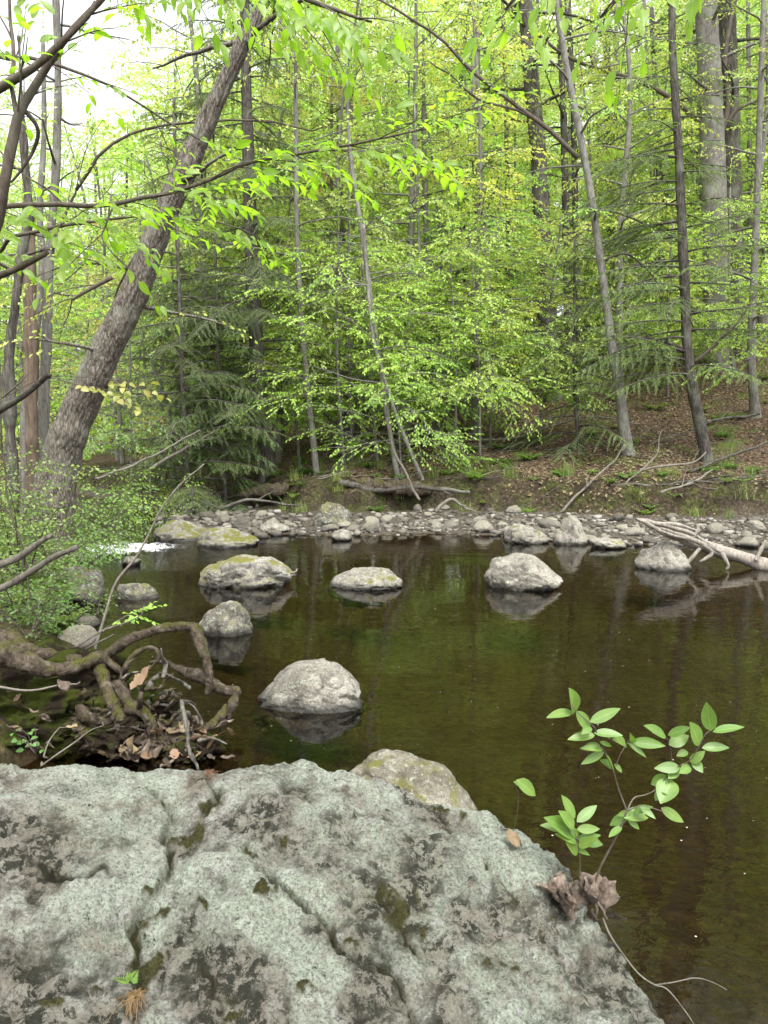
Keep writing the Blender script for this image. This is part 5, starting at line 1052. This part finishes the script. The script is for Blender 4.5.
# curled dead leaves
def dead_leaf_mesh(seed, L, w=.38, curl=.5, lobes=0):
    n = 26; k = 9; t = np.linspace(0, 1, n + 1)[:, None]; u = np.linspace(-1, 1, 2 * k + 1)[None, :]
    ww = w * np.sin(math.pi * np.clip(t, .015, .99) ** .85) ** .8 * (1 + (.16 * np.sin(t * 6.28 * lobes) if lobes else 0) + .06 * np.sin(t * 60 + seed))
    roll = curl * 2.6 * u * (1 + .4 * np.sin(t * 5 + seed)); rr = ww / np.maximum(curl * 2.6, .3)
    x = rr * np.sin(roll) * (curl > .2) + ww * u * (curl <= .2); z = rr * (1 - np.cos(roll)) + .16 * np.sin(t * 4 + seed) * curl + .02 * np.abs(np.sin((t * 9 - np.abs(u) * 2.2) * 3.14)) - .03 * np.exp(-(u * 9) ** 2)
    y = t + 0 * u; V = np.stack([x, y, z], -1).reshape(-1, 3)
    V += np.stack([fbm(V * 5 + seed, 3, seed + j) for j in range(3)], 1) * np.array([.035, .02, .055]); m_ = 2 * k + 1
    i = np.arange(n)[:, None] * m_ + np.arange(m_ - 1)[None, :]; return V, np.stack([i, i + 1, i + m_ + 1, i + m_], -1).reshape(-1, 4)
DL = [make_mesh('dead_leaf', *dead_leaf_mesh(800 + k, 1.0, .34 + .03 * (k % 3), .16 + .10 * (k % 4), 0 if k % 2 else 3), mats=[MAT['dead'] if k % 3 == 0 else MAT['leafskin']]) for k in range(8)]
def dead_leaf(p, L, rot, label, group=None, k=0):
    o = link('dead_leaf', DL[k % 8], None, p); o.scale = (L, L, L); o.rotation_euler = rot; return setp(o, label, 'dead leaf', group)
rng = np.random.default_rng(81)
dead_leaf(at(132, 690, 3.9), .15, (.9, .1, -1.0), 'large tan dead leaf caught in the gnarled roots', None, 0)
for k in range(70):
    px = rng.uniform(85, 232); py = rng.uniform(722, 764); dead_leaf(at(px, py, 4.0 - (py - 720) * .006), rng.uniform(.06, .11), (rng.uniform(-.5, 1.3), rng.uniform(-.7, .7), rng.uniform(0, 6.28)), 'damp dead leaf in the drift below the tangled roots', 'dead leaves below the roots', rng.integers(8))
for k in range(14):
    px = rng.uniform(0, 90); py = rng.uniform(690, 755); dead_leaf(at(px, py, 3.75), rng.uniform(.05, .08), (rng.uniform(-.2, .9), rng.uniform(-.5, .5), rng.uniform(0, 6.28)), 'dead leaf lying on the mossy bank under the thick root', 'dead leaves on the mossy bank', rng.integers(8))

# little plant on the mossy bank
lv = Leaves(); pb = at(36, 742, 3.35)
wood = Geo()
for px, py in [(14, 733), (20, 728), (30, 732), (26, 740), (38, 737), (18, 742), (33, 745), (40, 744), (24, 750), (12, 740), (35, 728), (44, 750)]:
    p = at(px, py, 3.4 + rng.normal(0, .04)); wood.add(*tube(np.array([pb - [0, 0, .06], (pb + p) / 2, p]), np.array([.002, .0015, .001]), 4)); lv.add(p[None], nrm_(np.array([[rng.normal(0, 1), -.6, .1]])), np.array([[rng.normal(0, .3), -.7, .8]]), np.array([.034]))
tree_obj('seedling', 'small bright green seedling cluster on the dark mossy bank', 'plant', pb - [0, 0, .06], wood, lv, MAT['twig'], MAT['sapling'], None, .36, True, 'stems')

# bare sticks and dry stems at left
stick([(-40, 578, 4.6), (0, 562, 4.6), (20, 552, 4.55), (46, 538, 4.5)], 9, 4.6, MAT['deadwood'], 'upper of two broken grey branches poking in from the left', 'broken_branch', None, 0, 31, 12, False)
stick([(-50, 612, 4.5), (0, 586, 4.45), (30, 570, 4.4), (52, 556, 4.35), (77, 547, 4.3)], 9, 4.5, MAT['deadwood'], 'lower of two broken grey branches poking in from the left', 'broken_branch', None, 0, 32, 12, False)
stick([(-50, 448, 4.2), (0, 412, 4.1), (25, 395, 4.05), (51, 377, 4.0)], 9, 4.1, MAT['bark_dark'], 'dark dead branch stub in front of the leaning trunk', 'broken_branch', None, 0, 33, 12, False)
stick([(96, 650, 4.9), (106, 622, 5.0), (116, 592, 5.1), (130, 560, 5.2), (150, 522, 5.3), (172, 496, 5.35), (196, 472, 5.4), (204, 464, 5.4)], 3.2, 5, MAT['deadwood'], 'long bent bare stem arching up over the pool', 'dry_stem', None, 0, 34, 6, False, 'stem')
stick([(68, 654, 4.4), (100, 632, 4.5), (128, 618, 4.6), (142, 610, 4.6)], 2.4, 4.5, MAT['deadwood'], 'pale dry twig rising right from the thick root', 'dry_stem', None, 1, 35, 6, False, 'stem')
stick([(84, 652, 4.4), (108, 640, 4.4), (114, 635, 4.4)], 2, 4.4, MAT['deadwood'], 'short pale dry twig on the thick root', 'dry_stem', None, 0, 36, 6, False, 'stem')
stick([(-2, 330, 4.6), (4, 400, 4.6), (6, 460, 4.6), (14, 510, 4.6), (20, 540, 4.6), (30, 590, 4.6), (42, 625, 4.6)], 2.6, 4.6, MAT['twig'], 'thin dark hanging vine stem at the left edge', 'vine_stem', None, 2, 37, 6, False, 'stem')
stick([(42, 762, 3.3), (60, 748, 3.3), (82, 735, 3.35), (102, 722, 3.5)], 2.2, 3.3, MAT['deadwood'], 'bare twig leaning on the mossy bank behind the huge boulder', 'dry_stem', None, 0, 38, 6, False, 'stem')
stick([(48, 758, 3.2), (56, 742, 3.25), (66, 728, 3.3)], 2, 3.3, MAT['deadwood'], 'short upright twig on the mossy bank behind the huge boulder', 'dry_stem', None, 0, 39, 6, False, 'stem')
stick([(-20, 684, 3.7), (10, 686, 3.7), (40, 682, 3.75), (62, 680, 3.8), (80, 682, 3.85)], 3, 3.75, MAT['deadwood'], 'pale thin root lying under the thick mossy root', 'dry_stem', None, 0, 40, 6, False, 'stem')
stick([(182, 700, 3.7), (186, 725, 3.5), (192, 745, 3.3), (198, 770, 3.1)], 5, 3.6, MAT['bark_dark'], 'dark stick slanting from the roots down behind the huge boulder', 'dead_stick', None, 1, 41, 8, False)
# leafy twig over the water
wood = Geo(); lv = Leaves(); rng = np.random.default_rng(9)
q = limb(wood, lv, rng, [(70, 652, 4.5), (105, 628, 4.7), (122, 618, 4.75), (140, 610, 4.8)], .004, .0015, (.72, .8, .86, .92, .97), .035, (.07, .14), 1.2, 5, 20, .0015, .2)
tree_obj('leafy_twig', 'small twig with fresh leaves reaching over the water from the left bank', 'sapling', at(70, 652, 4.5), wood, lv, MAT['deadwood'], MAT['beech'], None, .3, True, 'stem')
# ------------------------------------------------------------------ sapling growing from the boulder
Ys = float(on_rock(588, 885)[1]) - .02
stem = Geo()
def st_(pts, w0, w1, dy=None):
    P = np.array([at(a, b, Ys + (dy[i] if dy else 0)) for i, (a, b) in enumerate(pts)]); q, r = resample(P, np.linspace(w0, w1, len(P)), 5 * len(P)); stem.add(*tube(q, r, 7)); return q
st_([(592, 892), (600, 868), (612, 845), (622, 825), (627, 810)], .0032, .0022)
st_([(627, 811), (619, 790), (613, 770), (604, 750), (598, 737), (594, 727), (578, 713), (572, 705)], .0022, .0010, [0, .0, -.01, -.02, -.03, -.04, -.05, -.05])
st_([(627, 811), (634, 798), (645, 795), (655, 790), (664, 780), (671, 768), (671, 750), (667, 738)], .002, .0010, [0, .02, .03, .04, .05, .06, .06, .06])
st_([(664, 780), (676, 768), (690, 760), (698, 748), (705, 735), (711, 730)], .0016, .0009, [.05, .05, .04, .03, .02, .02])
st_([(616, 766), (620, 755), (626, 745), (630, 738)], .0013, .0008, [-.01, 0, .01, .01])
st_([(579, 880), (580, 862), (578, 845), (574, 830)], .0018, .0010, [0, -.01, -.02, -.03])
st_([(627, 811), (640, 806), (652, 808), (664, 812)], .0014, .0008, [0, -.02, -.03, -.04])
LV = [(574, 713, 574, 689, .48), (573, 712, 547, 715, .30), (576, 711, 592, 733, .45), (590, 722, 622, 708, .34), (594, 733, 624, 733, .34), (595, 735, 567, 738, .34), (590, 726, 583, 733, .5), (600, 745, 580, 749, .4), (600, 742, 614, 746, .3), (604, 752, 580, 765, .3),
      (603, 750, 580, 747, .3), (606, 755, 616, 773, .35), (613, 768, 598, 760, .4), (614, 764, 623, 773, .45), (626, 746, 613, 738, .55), (628, 743, 648, 757, .25), (630, 742, 634, 733, .5), (632, 742, 667, 746, .34), (666, 737, 648, 723, .36), (668, 735, 692, 727, .34), (669, 745, 690, 735, .5),
      (700, 745, 690, 721, .5), (711, 731, 706, 700, .42), (713, 732, 745, 724, .34), (702, 748, 731, 746, .36), (693, 760, 703, 772, .6), (690, 762, 705, 752, .5), (688, 752, 676, 756, .6), (680, 768, 655, 767, .45), (678, 770, 668, 779, .6), (690, 766, 678, 774, .5), (668, 776, 650, 785, .6), (672, 780, 660, 804, .7), (664, 790, 654, 800, .7),
      (661, 808, 686, 823, .36), (660, 790, 672, 795, .6), (650, 812, 628, 808, .35), (640, 806, 656, 818, .35), (630, 815, 607, 825, .4), (632, 812, 616, 815, .4), (628, 818, 640, 830, .38), (622, 826, 608, 838, .4), (624, 818, 652, 815, .35), (634, 812, 652, 806, .4),
      (575, 818, 560, 794, .42), (577, 822, 598, 804, .38), (574, 828, 558, 810, .45), (575, 830, 538, 826, .32), (577, 829, 601, 829, .4), (572, 834, 550, 817, .45), (577, 838, 604, 845, .4), (576, 842, 558, 832, .4), (578, 846, 600, 838, .36), (578, 852, 566, 842, .4), (578, 850, 590, 855, .38), (578, 836, 570, 828, .5), (580, 840, 602, 835, .35)]
rng = np.random.default_rng(55); lv = Leaves(); VV = []; 
for k, (a, b, c_, d_, wr_) in enumerate(LV):
    dy = .05 if a > 640 else (-.03 if b < 760 else 0); y0 = Ys + dy + rng.uniform(-.012, .012); p = at(a, b, y0); e = at(c_, d_, y0 - rng.uniform(-.02, .05)); L = np.linalg.norm(e - p)
    l1 = Leaves(); l1.add(p[None], (e - p)[None] / L, np.array([[rng.normal(0, .25), -.75 + rng.normal(0, .2), .75]]), np.array([L * .95])); VV.append(l1.blades(wr_ * .55, rng.uniform(.04, .22), rng.uniform(-.05, .25), 9)); 
V = np.concatenate([v for v, _ in VV]); Q = np.concatenate([q + i * len(VV[0][0]) for i, (_, q) in enumerate(VV)])
b0 = at(592, 892, Ys); root = empty('sapling', b0, 'little green honeysuckle like sapling sprouting from the edge of the huge boulder', 'sapling')
link('stem', stem.mesh('stem', MAT['twig'], True, b0), root); link('foliage', make_mesh('foliage', V - b0, Q, mats=[MAT['sapling']], attrs=dict(mid=np.tile(l1.at[0], len(LV)), along=np.tile(l1.at[1], len(LV)))), root)
wood = Geo(); lv = Leaves(); pb = on_rock(510, 842); p1 = at(516, 785, pb[1]); wood.add(*tube(np.array([pb - [0, 0, .01], at(517, 815, pb[1]), at(519, 795, pb[1]), p1]), np.array([.0012, .001, .0008, .0007]), 5))
l1 = Leaves(); l1.add(np.array([at(516, 780, pb[1])]), nrm_((at(542, 797, pb[1]) - at(516, 780, pb[1]))[None]), np.array([[.2, -.8, .6]]), np.array([.075])); l1.add(np.array([at(520, 786, pb[1])]), nrm_((at(513, 782, pb[1]) - at(522, 790, pb[1]))[None]), np.array([[.2, -.8, .6]]), np.array([.02]))
tree_obj('seedling', 'single leaf seedling at the rim of the huge boulder left of the sapling', 'plant', pb, wood, l1, MAT['twig'], MAT['sapling'], None, .26, True, 'stem')
# clump of curled dead leaves at its foot
rng = np.random.default_rng(91)
for k in range(26):
    px = rng.uniform(556, 604); py = 880 + (px - 556) * .2 + rng.uniform(0, 58) * (1 - abs(px - 582) / 50)
    p = (on_rock(px, py) if px < 572 else at(px, py, Ys + rng.uniform(-.03, .03))) + np.array([0, -.02, .012 + rng.uniform(-.01, .015)])
    dead_leaf(p, rng.uniform(.05, .085), (rng.uniform(.4, 2.4), rng.uniform(-.8, .8), rng.uniform(1.4, 4.6)), 'curled brown dead leaf in the clump at the foot of the sapling', 'dead leaves in the clump by the sapling', [1, 2, 4, 5, 7, 1, 2, 5][k % 8])
p = on_rock(515, 848); dead_leaf(p + [0, -.01, .01], .055, (.6, .2, .4), 'small reddish dead leaf on the rim of the huge boulder', None, 0); dead_leaf(on_rock(522, 846) + [0, -.01, .01], .045, (.5, .2, 1.6), 'second small reddish dead leaf beside the first on the boulder rim', None, 3)
# rootlet trailing from the clump into the water
gm = Geo()
for pts, w in [([(603, 918), (610, 935), (625, 957), (640, 975), (655, 985), (668, 990), (690, 1018), (702, 1040)], .0024), ([(655, 985), (675, 982), (695, 978), (712, 982), (727, 990)], .0017), ([(668, 990), (680, 1004), (690, 1018)], .001)]:
    P = np.array([at(a, b, Ys - .05 - i * .015) for i, (a, b) in enumerate(pts)]); q, r = resample(P, np.linspace(w, w * .5, len(P)), 5 * len(P)); gm.add(*tube(q, r, 6))
o0 = at(603, 918, Ys - .05); setp(link('trailing_rootlet', gm.mesh('trailing_rootlet', MAT['deadwood'], True, o0), None, o0), 'thin pale forked rootlet trailing from the dead leaf clump over the water', 'rootlet')
# fern and dry grass in the crack of the boulder
pf = on_rock(132, 975); lv = Leaves()
for (dx, dz, L) in [(.02, .035, .05), (-.035, .02, .045), (.0, .04, .04)]:
    n = 10; u = (np.arange(n) + .5) / n; e = nrm_(np.array([dx, -.015, dz])); pos = e * (u * L)[:, None]
    for s in (-1, 1): lv.add(pos, nrm_(e[None] * .4 + s * np.array([[e[2], 0, -e[0]]])), np.array([[0, -1, .3]]) + 0 * pos, L * .32 * (1.05 - u))
V, Q = lv.quads(.22); setp(link('fern', make_mesh('fern', V, Q, mats=[MAT['sapling']]), None, pf + [0, -.01, 0]), 'tiny green fern in the crack of the huge boulder', 'fern')
def dry_tuft(seed, n, h, mat):
    rng = np.random.default_rng(seed); gm = Geo()
    for k in range(n): gm.add(*tube(walk(rng, (rng.normal(0, .012), rng.normal(0, .008), 0), (rng.normal(0, .5), -.5, rng.uniform(-1.2, .7)), h * rng.uniform(.4, 1), 4, .8, .2), np.linspace(.0009, .0003, 5), 3, False))
    return gm.mesh('grass_tuft', mat)
p = on_rock(138, 992); setp(link('grass_tuft', dry_tuft(4, 90, .09, MAT['drygrass']), None, p + [0, -.008, .005]), 'rusty brown dry grass hanging from the crack of the huge boulder', 'grass tuft')
p = on_rock(212, 772); setp(link('grass_tuft', dry_tuft(5, 40, .04, MAT['drygrass']), None, p + [0, -.005, .01]), 'dry straw tuft in the notch on top of the huge boulder', 'grass tuft')

# pollen and petals adrift on the pool
rng = np.random.default_rng(29); n = 260; x = []; y = []
while len(x) < n:
    a = rng.uniform(-2, 4.5); b = rng.uniform(2.2, 9)
    if sdist([a], [b])[0] < -.3: x.append(a); y.append(b)
r = rng.uniform(.002, .005, n); a = rng.uniform(0, 6.28, n); V = []
for k in range(4): V.append(np.stack([np.array(x) + r * np.cos(a + k * 1.57), np.array(y) + r * np.sin(a + k * 1.57), np.full(n, .006)], 1))
V = np.stack(V, 1).reshape(-1, 3); mp = M('petal'); mp.principled((.55, .52, .42), .8)
setp(link('floating_petals', make_mesh('floating_petals', V, np.arange(4 * n).reshape(-1, 4), mats=[mp.m], smooth=False)), 'pale specks of petals and pollen adrift on the dark pool', 'petals', kind='stuff')

# ------------------------------------------------------------------ light, sky, camera
wd = bpy.data.worlds.new('World'); SC.world = wd; wd.use_nodes = True; t = wd.node_tree; t.nodes.clear()
sky = t.nodes.new('ShaderNodeTexSky'); sky.sky_type = 'NISHITA'; sky.sun_disc = False; EL, AZ = math.radians(62), math.radians(168)
sky.sun_elevation = EL; sky.sun_rotation = AZ; sky.air_density = 1.0; sky.dust_density = 4.0; sky.ozone_density = 1.0
hs = t.nodes.new('ShaderNodeHueSaturation'); hs.inputs['Saturation'].default_value = .12; hs.inputs['Value'].default_value = 1.0; t.links.new(sky.outputs[0], hs.inputs['Color'])
bg = t.nodes.new('ShaderNodeBackground'); bg.inputs['Strength'].default_value = .15; t.links.new(hs.outputs[0], bg.inputs[0]); ow = t.nodes.new('ShaderNodeOutputWorld'); t.links.new(bg.outputs[0], ow.inputs[0])
L = bpy.data.lights.new('sun', 'SUN'); L.energy = 1.0; L.angle = math.radians(22); L.color = (1, .97, .92); so = bpy.data.objects.new('sun', L); COL.objects.link(so)
dv = Vector((math.sin(AZ) * math.cos(EL), math.cos(AZ) * math.cos(EL), math.sin(EL))); so.rotation_euler = (-dv).to_track_quat('-Z', 'Y').to_euler(); so.location = (0, 0, 30)
cd = bpy.data.cameras.new('camera'); cd.sensor_fit = 'VERTICAL'; cd.sensor_height = 24; cd.lens = 24 * F / 1024; cd.clip_start = .05; cd.clip_end = 600
co = bpy.data.objects.new('camera', cd); COL.objects.link(co); co.location = (0, 0, CAMZ); co.rotation_euler = (math.pi / 2 - PITCH, 0, 0); SC.camera = co
SC.view_settings.view_transform = 'Standard'; SC.view_settings.look = 'None'; SC.view_settings.exposure = 1.72; SC.view_settings.gamma = 1.0; SC.view_settings.use_curve_mapping = False
cy = SC.cycles; cy.max_bounces = 12; cy.diffuse_bounces = 9; cy.glossy_bounces = 3; cy.transmission_bounces = 6; cy.transparent_max_bounces = 12; cy.use_denoising = True; cy.caustics_reflective = False; cy.caustics_refractive = False
try: cy.denoiser = 'OPENIMAGEDENOISE'
except Exception: pass
cy.use_adaptive_sampling = True; cy.adaptive_threshold = .02
